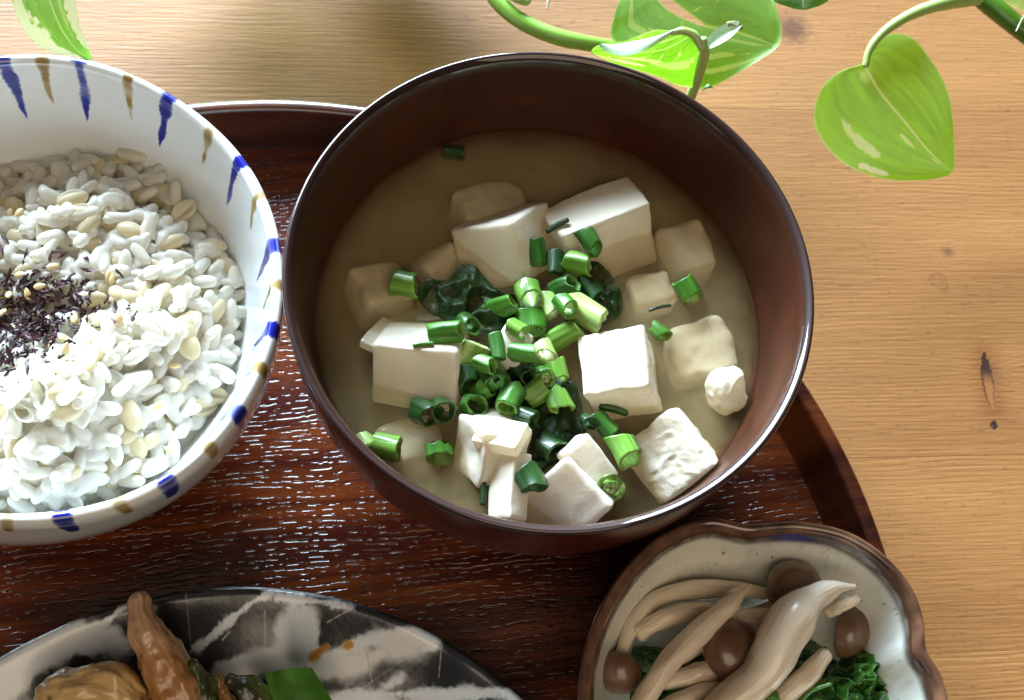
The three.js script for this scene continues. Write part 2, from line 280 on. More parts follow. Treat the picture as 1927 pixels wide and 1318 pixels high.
function roughBlock(L, seed, amp, round, seg = 7, f = 160, fine = 0) {
  const B = new THREE.BoxGeometry(L[0], L[1], L[2], seg * 2, seg * 2, seg * 2), inn = V3();
  warp(B, (v) => { inn.set(clamp(v.x, -L[0] / 2 + round, L[0] / 2 - round), clamp(v.y, -L[1] / 2 + round, L[1] / 2 - round), clamp(v.z, -L[2] / 2 + round, L[2] / 2 - round)); v.sub(inn); if (v.lengthSq() > 1e-14) v.setLength(round); v.add(inn); });
  const g0 = mergeVertices(B.deleteAttribute('uv').deleteAttribute('normal'), 1e-6);
  warp(g0, (v) => { const s = f; if (fine) { const q = v.clone().normalize(), k = Math.abs(fbm3(v.x * 380 + seed * 1.7, v.y * 380, v.z * 380, 2)); v.addScaledVector(q, fine * (0.5 - 2.4 * k)); } v.x += amp * fbm3(v.x * s + seed, v.y * s, v.z * s, 3); v.y += amp * fbm3(v.x * s, v.y * s + seed, v.z * s + 9, 3); v.z += amp * fbm3(v.x * s + 5, v.y * s, v.z * s + seed, 3); });
  return g0;
}
function boxUV(g, s) { const p = g.attributes.position, n = g.attributes.normal, uv = new Float32Array(p.count * 2); for (let i = 0; i < p.count; i++) { const ax = Math.abs(n.getX(i)), ay = Math.abs(n.getY(i)), az = Math.abs(n.getZ(i)), x = p.getX(i), y = p.getY(i), z = p.getZ(i); uv[2 * i] = (ax > ay && ax > az ? z : x) / s; uv[2 * i + 1] = (ay > ax && ay > az ? z : y) / s; } g.setAttribute('uv', new THREE.BufferAttribute(uv, 2)); return g; }
function tofu(label, C, h, edges, sign, o = {}) {
  const e = blockFrame(C, edges, sign, o.size, o.depth), L = e.map((v) => v.length() * 1.05), a = e[0].clone().normalize(), b = e[1].clone().addScaledVector(a, -a.dot(e[1])).normalize(); let c = V3().crossVectors(a, b);
  if (c.dot(e[2]) < 0) c.negate();
  const at = P(C[0], C[1], h + DS).addScaledVector(a, L[0] / 2).addScaledVector(b, L[1] / 2).addScaledVector(c, L[2] / 2);
  const M = new THREE.Matrix4().makeBasis(a, b, V3().crossVectors(a, b)); 
  const m = solo(o.name ?? 'tofu_cube', boxUV(roughBlock(L, C[0] * 0.37, o.amp ?? 0.0011, Math.min(o.round ?? 0.0010, 0.45 * Math.min(...L)), o.fine ? 22 : 10, o.f ?? 95, o.fine), 0.024), o.mat ?? tofuMat, label, o.cat ?? 'tofu', o.group);
  m.quaternion.setFromRotationMatrix(M); m.position.copy(at); m.updateMatrixWorld(true);
  const inv = m.matrixWorld.clone().invert();           // nothing may stand through the bowl
  warp(m.geometry, (v) => { v.applyMatrix4(m.matrixWorld); v.y = Math.max(v.y, 0.0212); const r = Math.hypot(v.x, v.z), R = innerR(v.y) - 0.0007; if (r > R) { v.x *= R / r; v.z *= R / r; } v.applyMatrix4(inv); });
  solids.push(m); return m;
}
tofu('large tofu cube toward the far right rim with a dark chive strip on top', [1225, 380], 0.0590, [[-48, -52], [-164, 64], [15, 118]], 1);
tofu('tofu cube with a ridge toward the viewer, left of the large chive-topped cube', [962, 418], 0.0620, [[-120, 15], [72, -42], [29, 120]], 1);
tofu('tofu cube at the left of the soup with white top and tan cracked front face', [701, 649], 0.0578, [[152, 14], [42, -74], [-2, 110]], -1, { amp: 0.0013 });
tofu('tofu cube right of the scallion pile with a crumbly bright top', [1223, 724], 0.0625, [[-14, -112], [-120, 22], [34, 70]], 1, { amp: 0.0014, size: [0, 0, 0.016], fine: 0.00018 });
tofu('rough crumbly white tofu cube against the near right rim of the soup bowl', [1269, 764], 0.0568, [[80, 102], [-96, 86], [10, 2]], -1, { depth: [-22, 6, 100], size: [0, 0, 0.010], mat: crumbMat, amp: 0.0012, fine: 0.00042, round: 0.0014 });
tofu('smooth tan tofu block touching the near rim of the soup bowl', [1063, 862], 0.0600, [[-110, 95], [72, 80], [30, -35]], 1, { amp: 0.0010, size: [0, 0.0148, 0] });
tofu('small white tofu slab standing on the tofu block at the near rim', [1064, 850], 0.0592, [[48, -42], [54, 76], [-8, 12]], 1, { size: [0.0075, 0.0118, 0.006], amp: 0.0007 });
tofu('broken tofu cube half sunk left of the near rim, with a shard on it', [858, 775], 0.0538, [[76, -12], [-8, 92], [40, 30]], 1, { size: [0.0125, 0.0135, 0.012], amp: 0.0018 });
tofu('pointed tofu shard lying on the broken half-sunk cube', [884, 828], 0.0578, [[28, -46], [90, 14], [10, 24]], 1, { size: [0.0075, 0.0108, 0.0032], name: 'tofu_shard', amp: 0.0007, round: 0.0006 });
tofu('narrow upright tofu splinter sticking out of the broth near the near rim', [926, 856], 0.0535, [[40, 8], [-8, 112], [22, 26]], 1, { size: [0.0048, 0.0140, 0.008], name: 'tofu_shard', amp: 0.0009, round: 0.0006 });
tofu('thin tofu flake leaning on the left tofu cube', [676, 640], 0.0535, [[60, -66], [24, 12], [-8, 30]], 1, { size: [0.0112, 0.0045, 0.002], name: 'tofu_shard', amp: 0.0008, round: 0.0005 });
tofu('small white tofu bit showing through the middle of the scallion pile', [925, 650], 0.0588, [[28, -44], [50, 26], [-6, 40]], 1, { size: [0.0075, 0.0070, 0.008], amp: 0.001 });
tofu('small ragged white tofu lump alone at the right side of the broth', [1325, 700], 0.0514, [[50, -16], [8, 70], [20, 20]], 1, { size: [0.0078, 0.0095, 0.006], mat: crumbMat, name: 'tofu_lump', amp: 0.003, round: 0.0022, fine: 0.0005 });
for (const [label, C, h, ed, size] of [
  ['sunken tofu cube blurred by broth, farthest from the viewer', [850, 345], 0.0487, [[140, -8], [-20, 70], [30, 60]], [0.0165, 0.012, 0.012]],
  ['sunken tofu cube blurred by broth, between the large far right cube and the right wall', [1232, 430], 0.0487, [[70, -22], [40, 90], [-20, 60]], [0.012, 0.0135, 0.012]],
  ['sunken tofu cube blurred by broth at the left wall above the left cube', [655, 500], 0.0488, [[100, -20], [-30, 90], [30, 60]], [0.0135, 0.0135, 0.012]],
  ['sunken tofu corner beside the left face of the ridged cube', [790, 492], 0.0500, [[66, -44], [40, 60], [-14, 40]], [0.0105, 0.012, 0.01]],
  ['sunken pale tofu cube to the right of the crumbly topped cube', [1250, 615], 0.0490, [[115, -24], [24, 100], [-20, 60]], [0.0145, 0.0135, 0.012]],
  ['sunken tofu cube below the left cube near the left rim', [700, 800], 0.0486, [[120, -26], [34, 80], [-20, 60]], [0.0145, 0.012, 0.011]],
  ['sunken tofu cube under the scallion pile, right of the middle', [1170, 520], 0.0490, [[90, -24], [24, 70], [-20, 60]], [0.0115, 0.0095, 0.011]],
]) tofu(label, C, h - 0.0012, ed, 1, { size, round: 0.0022, amp: 0.0022 });

// ---------------------------------------------------------------- wakame and scallions
const caster = new THREE.Raycaster();
function drop(px, py, base = SOUP) {                   // the first placed piece along that line of sight, else the broth
  caster.set(EYE, rayDir(px, py));
  const hit = caster.intersectObjects(solids, false)[0];
  if (hit && hit.point.y > base) return [hit.point, hit.face.normal.clone().transformDirection(hit.object.matrixWorld)];
  return [P(px, py, base), V3(0, 1, 0)];
}
const wakameMat = std([0.014, 0.034, 0.006], 0.45, { specularIntensity: 0.35, clearcoat: 0.06, clearcoatRoughness: 0.1, transmission: 0.15, thickness: 0 });
function wakame(label, px, h, amp, seed) {              // a folded sheet of seaweed over that outline
  const q = px.map(([x, y]) => P(x, y, h + DS)), c = q.reduce((s, p) => s.add(p), V3()).divideScalar(q.length), ring = new THREE.CatmullRomCurve3(q, true, 'centripetal');
  const g = grid(72, 22, (u, v) => { const e = ring.getPoint(u % 1), p = c.clone().lerp(e, Math.max(v, 0.001)); p.y += amp * (0.1 + 1.7 * (0.55 - 1.7 * Math.abs(fbm3(p.x * 190 + seed, p.z * 190, seed, 3)))) * (1 - 0.6 * v * v) - 0.0007 * v + 0.0012 * Math.sin(p.x * 700 + seed) * amp / 0.004; return p; }, true);
  const m = solo('wakame_leaf', g, wakameMat, label, 'seaweed'); m.updateMatrixWorld(true); solids.push(m);
}
wakame('dark green wakame sheet folded behind the scallion pile, left of the middle', [[786, 560], [800, 530], [845, 520], [868, 495], [900, 505], [935, 545], [985, 560], [1000, 600], [940, 640], [880, 610], [830, 598]], 0.0510, 0.0026, 3);
wakame('dark wakame piece sunk behind the right side of the scallion pile', [[1095, 500], [1130, 495], [1165, 540], [1170, 590], [1130, 610], [1095, 580]], 0.0503, 0.0016, 8);
wakame('dark wakame under the near side of the scallion pile', [[860, 690], [960, 650], [1060, 700], [1100, 780], [1040, 830], [960, 790], [880, 760]], 0.0508, 0.0028, 13);
wakame('dark wakame sunk between the two near tofu blocks', [[1000, 830], [1060, 800], [1110, 790], [1090, 830], [1050, 870], [1010, 880]], 0.0506, 0.0024, 21);

const scallionGroup = 'chopped scallion pieces in the soup';
const TONES = { deep: [[0.012, 0.048, 0.008], [0.03, 0.095, 0.016]], dark: [[0.025, 0.105, 0.012], [0.07, 0.20, 0.028]], mid: [[0.055, 0.205, 0.018], [0.15, 0.34, 0.05]], light: [[0.15, 0.34, 0.04], [0.28, 0.48, 0.10]], pale: [[0.34, 0.50, 0.13], [0.52, 0.64, 0.26]] };
const streak = dataTex(128, 64, (x, y) => { const h = 0.5 + 0.5 * noise2(x / 2.2, y / 40); return [h, h, h]; }); streak.wrapS = streak.wrapT = THREE.RepeatWrapping;
const scallionMat = std([1, 1, 1], 0.32, { vertexColors: true, specularIntensity: 0.7, clearcoat: 0.28, clearcoatRoughness: 0.07, bumpMap: streak, bumpScale: 0.00005 });
function ringGeo(R, r, L, tone, seed, oval) {          // a short hollow stem, its axis along y; skin, cut ends and lining coloured apart
  const [skin, flesh] = TONES[tone], prof = [[r, -0.42], [r, 0], [r, 0.42], [(R + r * 2) / 3, 0.49], [(R * 2 + r) / 3, 0.5], [R * 0.985, 0.475], [R, 0.43], [R * 0.99, 0], [R, -0.43], [R * 0.985, -0.475], [(R * 2 + r) / 3, -0.5], [(R + r * 2) / 3, -0.49], [r, -0.42]];
  const g = grid(36, prof.length - 1, (u, v) => {
    const j = Math.round(v * (prof.length - 1)), a = u * 2 * Math.PI, [q, y] = prof[j], k = 1 + 0.13 * noise3(Math.cos(a) * 1.2 + seed, Math.sin(a) * 1.2, y * 1.5) + 0.014 * Math.cos(7 * a + seed * 20), sl = 0.34 * Math.sin(seed * 5) * R * Math.cos(a + seed * 9) + 0.22 * R * noise3(Math.cos(a) * 2.2 + seed, Math.sin(a) * 2.2, y), bend = 0.05 * Math.sin(seed * 31) * L * (4 * y * y - 0.4);
    return V3(Math.cos(a) * q * k * oval * (1 - 0.12 * y * Math.sin(seed * 17)) + bend, y * L + sl * Math.sign(y) * (Math.abs(y) > 0.3 ? 1 : 0), Math.sin(a) * q * k / oval);
  }, true, (u, v) => [u * 3, v]);
  return colorize(g, (p, n, i) => { const j = Math.floor(i / 37), a = Math.atan2(p.z, p.x), s = 0.8 + 0.4 * noise3(Math.cos(a) * 4 + seed, Math.sin(a) * 4, p.y * 120); const out = j >= 5 && j <= 9; const c = out ? skin : flesh, e = out ? clamp(0.35 * noise3(a * 2, p.y * 300, seed) + 0.1) : 0; return c.map((x, q) => lerp(x, flesh[q], e) * s); });
}
function scallion(label, x, y, len, rad, ang, tilt, tone, o = {}) {
  if (!o.sunk && !o.core && tilt < 30) tilt += 24 * Math.abs(Math.sin(x * 1.7 + y * 0.9));
  const [hit, n] = drop(x, y, o.sunk ? SOUP - o.sunk : SOUP + 0.0006), R = rad * PX * (o.core ? 1 : 0.98), L = len * PX * 0.86, thick = o.solid ? 0.16 : (o.wall ?? 0.72);
  const axis = CX.clone().multiplyScalar(Math.cos(ang * DEG)).addScaledVector(CY, -Math.sin(ang * DEG)).multiplyScalar(Math.cos(tilt * DEG)).addScaledVector(CZ, Math.sin(tilt * DEG)).normalize();
  const geo = ringGeo(R, R * thick, L, tone, x * 0.013 + y * 0.029, o.oval ?? 1.02 + 0.16 * Math.abs(Math.sin(x * 7.3 + y)));
  const m = solo('scallion_ring', geo, scallionMat, label, 'scallion', scallionGroup);
  m.quaternion.setFromUnitVectors(V3(0, 1, 0), axis); m.position.copy(hit).addScaledVector(n.lerp(V3(0, 1, 0), 0.5).normalize(), (o.lift ?? 0.55) * Math.min(R, 0.004) * (Math.abs(tilt) > 50 ? 0.5 : 1));
  if (o.core) { const c = part(m, 'inner_ring', ringGeo(R * 0.62, R * 0.4, L * 1.02, 'light', 3, 1), scallionMat); part(m, 'core', ringGeo(R * 0.36, R * 0.04, L * 0.98, 'pale', 4, 1), scallionMat); }
  m.updateMatrixWorld(true); if (!o.sunk) solids.push(m);
}
function strip(label, x, y, len, wid, ang, tone, sunk) {  // a narrow sliver of green, gently bent
  const [hit, n] = drop(x, y, sunk ? SOUP - sunk : SOUP + 0.0003), d = CX.clone().multiplyScalar(Math.cos(ang * DEG)).addScaledVector(CY, -Math.sin(ang * DEG)); d.addScaledVector(n, -d.dot(n)).normalize();
  const s = V3().crossVectors(n, d).normalize(), L = len * PX, W = wid * PX / 2, pts = [-0.5, -0.17, 0.17, 0.5].map((t) => hit.clone().addScaledVector(d, t * L).addScaledVector(s, (0.25 - t * t) * 0.18 * L).addScaledVector(n, 0.0006));
  const g = tube(pts, [W * 1.2, W * 1.3, W * 1.3, W * 1.15], 16, 12, 0.75); colorize(g, (p) => TONES[tone][0].map((c) => c * (0.8 + 0.3 * noise3(p.x * 900, p.y * 900, p.z * 900))));
  solo('chive_strip', g, scallionMat, label, 'scallion', scallionGroup);
}
// sunk in the broth
scallion('bright green scallion piece sunk at the far left of the wakame', 762, 542, 52, 27, 10, 10, 'light', { sunk: 0.0022 });
scallion('dark green scallion piece sunk by the right wall', 1292, 550, 54, 25, 60, 10, 'mid', { sunk: 0.0018 });
scallion('small green scallion bit sunk behind the right tofu cube', 1238, 628, 40, 18, 40, 20, 'mid', { sunk: 0.0015 });
scallion('dark blurred scallion sunk at the far wall of the bowl', 856, 293, 46, 15, 5, 10, 'deep', { sunk: 0.0025 });
scallion('pale green scallion piece sunk by the left near rim', 728, 846, 56, 26, 12, 10, 'light', { sunk: 0.0014 });
scallion('pale scallion end touching the left rim of the soup bowl', 690, 836, 34, 18, 50, 30, 'pale', { sunk: 0.001 });
scallion('dark green scallion sunk below the hollow ring at the left', 826, 852, 40, 24, 80, 20, 'mid', { sunk: 0.0022 });
scallion('dark scallion sunk left of the block at the near rim', 992, 908, 44, 26, 60, 30, 'deep', { sunk: 0.0012 });
// the far end of the pile and then nearer and nearer
scallion('dark scallion stick lying on the ridged tofu cube', 1010, 480, 62, 17, 82, 6, 'dark');
scallion('dark scallion upright behind the light ring at the far end of the pile', 1046, 500, 54, 16, 88, 10, 'deep');
scallion('glossy dark scallion topmost at the far end of the pile', 1101, 452, 60, 21, 58, 0, 'dark', { lift: 1.2 });
scallion('mid green open scallion ring just below the farthest scallion', 1088, 504, 54, 27, 14, 12, 'light');
scallion('dark glossy scallion in the fold behind the pale large ring', 1058, 548, 62, 22, -28, 6, 'dark');
scallion('dark scallion on the right of the pile against the wakame', 1115, 548, 50, 18, 62, 8, 'deep');
scallion('dark scallion lying behind the middle of the pile', 944, 582, 66, 20, -16, 6, 'mid');
scallion('light hollow scallion standing in the middle of the pile', 992, 562, 58, 26, 70, 26, 'light', { lift: 1 });
scallion('pale scallion beside the light hollow one in the middle', 1034, 582, 50, 22, 60, 16, 'pale');
scallion('mid green scallion under the light hollow one', 1000, 612, 52, 26, 84, 6, 'mid');
scallion('dark scallion bit left of the pile above the bright one', 880, 612, 44, 20, 30, 20, 'dark');
scallion('large pale scallion tube at the right of the pile', 1102, 602, 84, 32, 34, 8, 'pale', { lift: 0.9 });
scallion('green scallion under the large pale tube', 1058, 638, 86, 22, -30, 6, 'light');
scallion('bright green scallion reaching over the left tofu cube', 838, 641, 74, 22, -6, 4, 'mid', { lift: 0.9 });
scallion('pale slit scallion left of the middle', 886, 672, 58, 26, -48, 10, 'pale');
scallion('narrow dark green wedge of scallion over the white tofu bit', 937, 655, 62, 13, 80, 8, 'dark');
scallion('glossy green scallion lying across the middle of the pile', 985, 668, 76, 20, 6, 4, 'mid', { lift: 1 });
scallion('dark scallion left of the near side of the pile', 880, 716, 48, 24, 70, 12, 'deep');
scallion('dark scallion in the near side of the pile by the pale slit one', 930, 712, 54, 26, 60, 14, 'dark');
scallion('dark open scallion near the middle under the small bright ring', 988, 706, 50, 24, 40, 44, 'deep');
scallion('small bright scallion ring showing its open end in the pile', 1020, 706, 34, 20, 60, 62, 'mid', { wall: 0.5, core: 1, lift: 1 });
scallion('light green scallion right of the small bright ring', 1046, 702, 48, 22, 80, 10, 'light');
scallion('green scallion tube pointing its open end at the near left', 968, 756, 62, 24, 118, 40, 'mid', { lift: 1, wall: 0.6 });
scallion('green scallion under the small bright ring', 1008, 742, 62, 23, -36, 8, 'light');
scallion('light green scallion at the near right of the pile', 1055, 760, 48, 23, 70, 8, 'light');
scallion('flat half ring of dark scallion on the broken tofu cube', 890, 767, 30, 24, 6, 50, 'dark');
scallion('dark hollow scallion half sunk left of the broken tofu cube', 802, 780, 44, 27, 20, 46, 'deep', { lift: 0.2, wall: 0.75 });
scallion('dark open ring beside the half sunk hollow scallion', 832, 772, 36, 24, 40, 66, 'deep', { lift: 0.2, wall: 0.75 });
scallion('dark scallion between the right tofu cube and the near block', 1136, 804, 56, 21, 48, 10, 'dark');
scallion('small dark scallion curl left of the near block top', 1110, 792, 30, 16, 30, 50, 'deep');
scallion('dark scallion sunk in front of the pile on the wakame', 1035, 842, 50, 24, 30, 20, 'deep', { lift: 0 });
scallion('small light scallion bit in the gap left of the pale large tube', 972, 625, 40, 20, 30, 20, 'light');
scallion('mid green scallion bit touching the pale large tube from above', 1066, 575, 44, 20, 50, 14, 'mid');
scallion('mid green scallion bit below the pale slit one', 915, 690, 40, 18, 20, 20, 'mid');
scallion('deep green scallion at the near edge of the pile over the wakame', 990, 790, 46, 22, 20, 16, 'deep');
scallion('small pale scallion bit above the small bright ring', 1022, 662, 36, 18, 70, 20, 'pale');
scallion('mid green scallion at the left of the open ended tube', 908, 738, 42, 20, -30, 14, 'mid');
scallion('bright scallion tube between the two near tofu blocks', 1172, 852, 62, 28, 62, 8, 'light', { lift: 0.8 });
scallion('pale round scallion disc lying on the block at the near rim', 1141, 914, 12, 25, 90, 74, 'light', { wall: 0.7, core: 1, oval: 1, lift: 1.1 });
strip('dark chive strip lying on top of the large far right tofu cube', 1051, 428, 46, 12, -18, 'deep');
strip('olive chive strip on the front face of the right tofu cube', 1154, 774, 50, 15, 14, 'dark');
strip('short upright dark chive strip floating by the near rim', 908, 929, 42, 13, 92, 'deep');
strip('thin bent chive sliver floating between the right cube and the right wall', 1241, 582, 44, 7, -18, 'deep');
strip('thin green tip sticking out of the bright scallion on the left cube', 797, 653, 36, 9, -18, 'mid');

// ---------------------------------------------------------------- rice bowl
const RB = V3(-0.1117, 0, 0.0297), RBS = 0.948;
const riceInner = (y) => { const T = [[0.0235, 0.018], [0.026, 0.030], [0.033, 0.042], [0.044, 0.0497], [0.055, 0.0540], [0.0645, 0.0568]]; for (let i = 1; i < T.length; i++) if (y <= T[i][0]) return RBS * lerp(T[i - 1][1], T[i][1], clamp((y - T[i - 1][0]) / (T[i][0] - T[i - 1][0]))); return RBS * 0.0568; };
{
  const b = thing('rice_bowl', 'white porcelain bowl with blue and ochre brush stripes holding rice', 'bowl', RB);
  const prof = [[0.0290, 0.0128], [0.0350, 0.0170], [0.0455, 0.0260], [0.0540, 0.0370], [0.0582, 0.0490], [0.0597, 0.0600], [0.0599, 0.0650], [0.0593, 0.0668], [0.0583, 0.0671], [0.0573, 0.0664], [0.0568, 0.0645], [0.0540, 0.0550], [0.0497, 0.0440], [0.0420, 0.0330], [0.0300, 0.0260], [0.0180, 0.0235], [0.0002, 0.0232]].map(([q, y]) => [q * RBS, y]);
  const geo = lathe(prof, 240), N = prof.length * 7, py = geo.attributes.position, uv = geo.attributes.uv;
  let vRim = 0, best = -1; for (let j = 0; j <= N; j++) if (py.getY(j) > best) { best = py.getY(j); vRim = uv.getY(j); }
  warp(geo, (p) => { const a = Math.atan2(p.z, p.x), k = sstep(0.03, 0.066, p.y); p.y += k * 0.0005 * (Math.sin(a * 3 + 1) + 0.6 * Math.sin(a * 7)); const r = 1 + k * (0.4 * Math.cos(2 * a) + 0.116 * Math.sin(2 * a) + 0.866 * Math.cos(3 * a) + 1.231 * Math.sin(3 * a) - 0.857 * Math.cos(4 * a) - 0.062 * Math.sin(4 * a)) / 56.6; p.x *= r; p.z *= r; });
  // geo seam: make normals meet
  { const n = geo.attributes.normal, rows = N + 1, cols = 241; for (let j = 0; j < rows; j++) { const a = j, c = (cols - 1) * rows + j; if (c < n.count) { const v = V3(n.getX(a) + n.getX(c), n.getY(a) + n.getY(c), n.getZ(a) + n.getZ(c)).normalize(); n.setXYZ(a, v.x, v.y, v.z); n.setXYZ(c, v.x, v.y, v.z); } } }
  const total = prof.slice(1).reduce((s, p, i) => s + Math.hypot(p[0] - prof[i][0], p[1] - prof[i][1]), 0);
  const angleOf = (px, pyy) => { const q = P(px, pyy, 0.0665).sub(RB); return Math.atan2(q.x, q.z) / (2 * Math.PI); };   // the lathe's own turn
  const blue = [[8, 125], [152, 118], [318, 180], [462, 296], [527, 462], [512, 622], [436, 772], [308, 905], [118, 976]].map(([x, y]) => angleOf(x, y));
  const ochre = [[80, 110], [245, 145], [402, 235], [497, 370], [535, 540], [482, 694], [385, 840], [228, 948], [8, 978]].map(([x, y]) => angleOf(x, y));
  const more = (a) => { const step = (a[a.length - 1] - a[0] + (a[a.length - 1] < a[0] ? 0 : 0)) / (a.length - 1); for (let v = a[a.length - 1] + step, i = 0; i < 9 && Math.abs(v - a[0]) < 0.97; i++, v += step) a.push(v); return a; };
  const un = (a) => { for (let i = 1; i < a.length; i++) { while (a[i] - a[i - 1] > 0.5) a[i] -= 1; while (a[i] - a[i - 1] < -0.5) a[i] += 1; } return more(a); };
  const tex = canvasTex(2048, 1024, (g, w, h) => {
    g.fillStyle = 'rgb(226,230,231)'; g.fillRect(0, 0, w, h); const r = mulberry(21), cir = 2 * Math.PI * 0.057;
    for (let i = 0; i < 900; i++) { g.fillStyle = `rgba(${150 + r() * 50},${140 + r() * 50},${125 + r() * 40},${0.10 + 0.15 * r()})`; g.beginPath(); g.arc(r() * w, r() * h, 0.4 + r() * 1.1, 0, 7); g.fill(); }
    const Y = (m) => (1 - (vRim + m / total)) * h;         // m metres past the rim, inward
    const brush = (u, col, len, wid, soft) => {
      for (const off of [0, -1, 1]) {
        const x0 = (((u % 1) + 1) % 1 + off) * w; if (x0 < -60 || x0 > w + 60) continue;
        const ra = mulberry(Math.round((((u % 1) + 1) % 1) * 9973)), lean = (ra() - 0.5) * 22, n = 70, out = soft ? 0.006 : 0.010;
        for (let i = 0; i <= n; i++) {
          const t = i / n, m = lerp(-out, len * (0.85 + 0.3 * ra() * 0 + 0.15), t), inn = clamp(m / len), wob = noise2(t * 3 + u * 60, 3) * 3.0, wdt = (m < 0 ? 1 - 0.45 * Math.pow(-m / out, 2) : lerp(1, 0.60, sstep(0.25, 0.5, inn)) * Math.pow(1 - sstep(0.72, 1.02, inn), 0.8) * (0.84 + 0.36 * noise2(t * 6 + u * 90, 8))) * wid / cir * w / 2 + 0.6;
          const x = x0 + wob + lean * inn * inn, y = Y(m), al = soft ? 0.10 + 0.09 * noise2(t * 7, u * 50) : (m > 0.0022 && m < 0.0034 ? 0.13 : clamp(0.26 + 0.22 * noise2(t * 11, u * 70), 0.06, 0.4));
          for (let s = 0; s < 3; s++) { g.fillStyle = `rgba(${col},${clamp(al)})`; g.beginPath(); g.ellipse(x + (ra() - 0.5) * 2.4, y + (ra() - 0.5) * 3, Math.max(0.7, wdt * (0.8 + 0.35 * ra())), 3.4 + ra() * 2, 0, 0, 7); g.fill(); }
        }
      }
    };
    for (const u of un(ochre)) brush(u, '128,98,38', 0.0125, 0.0028, true);
    for (const u of un(blue)) brush(u, '16,26,132', 0.0165, 0.0037, false);
  });
  part(b, 'bowl_body', geo, std([1, 1, 1], 0.2, { map: tex, clearcoat: 0.9, clearcoatRoughness: 0.06 }));
  part(b, 'foot_ring', lathe([[0.0240, 0.0160], [0.0245, FLOOR + 0.0003], [0.0256, FLOOR], [0.0285, FLOOR], [0.0294, FLOOR + 0.0004], [0.0296, 0.0134]].map(([q, y]) => [q * RBS, y]), 100, 0), std([0.72, 0.72, 0.7], 0.3));
}

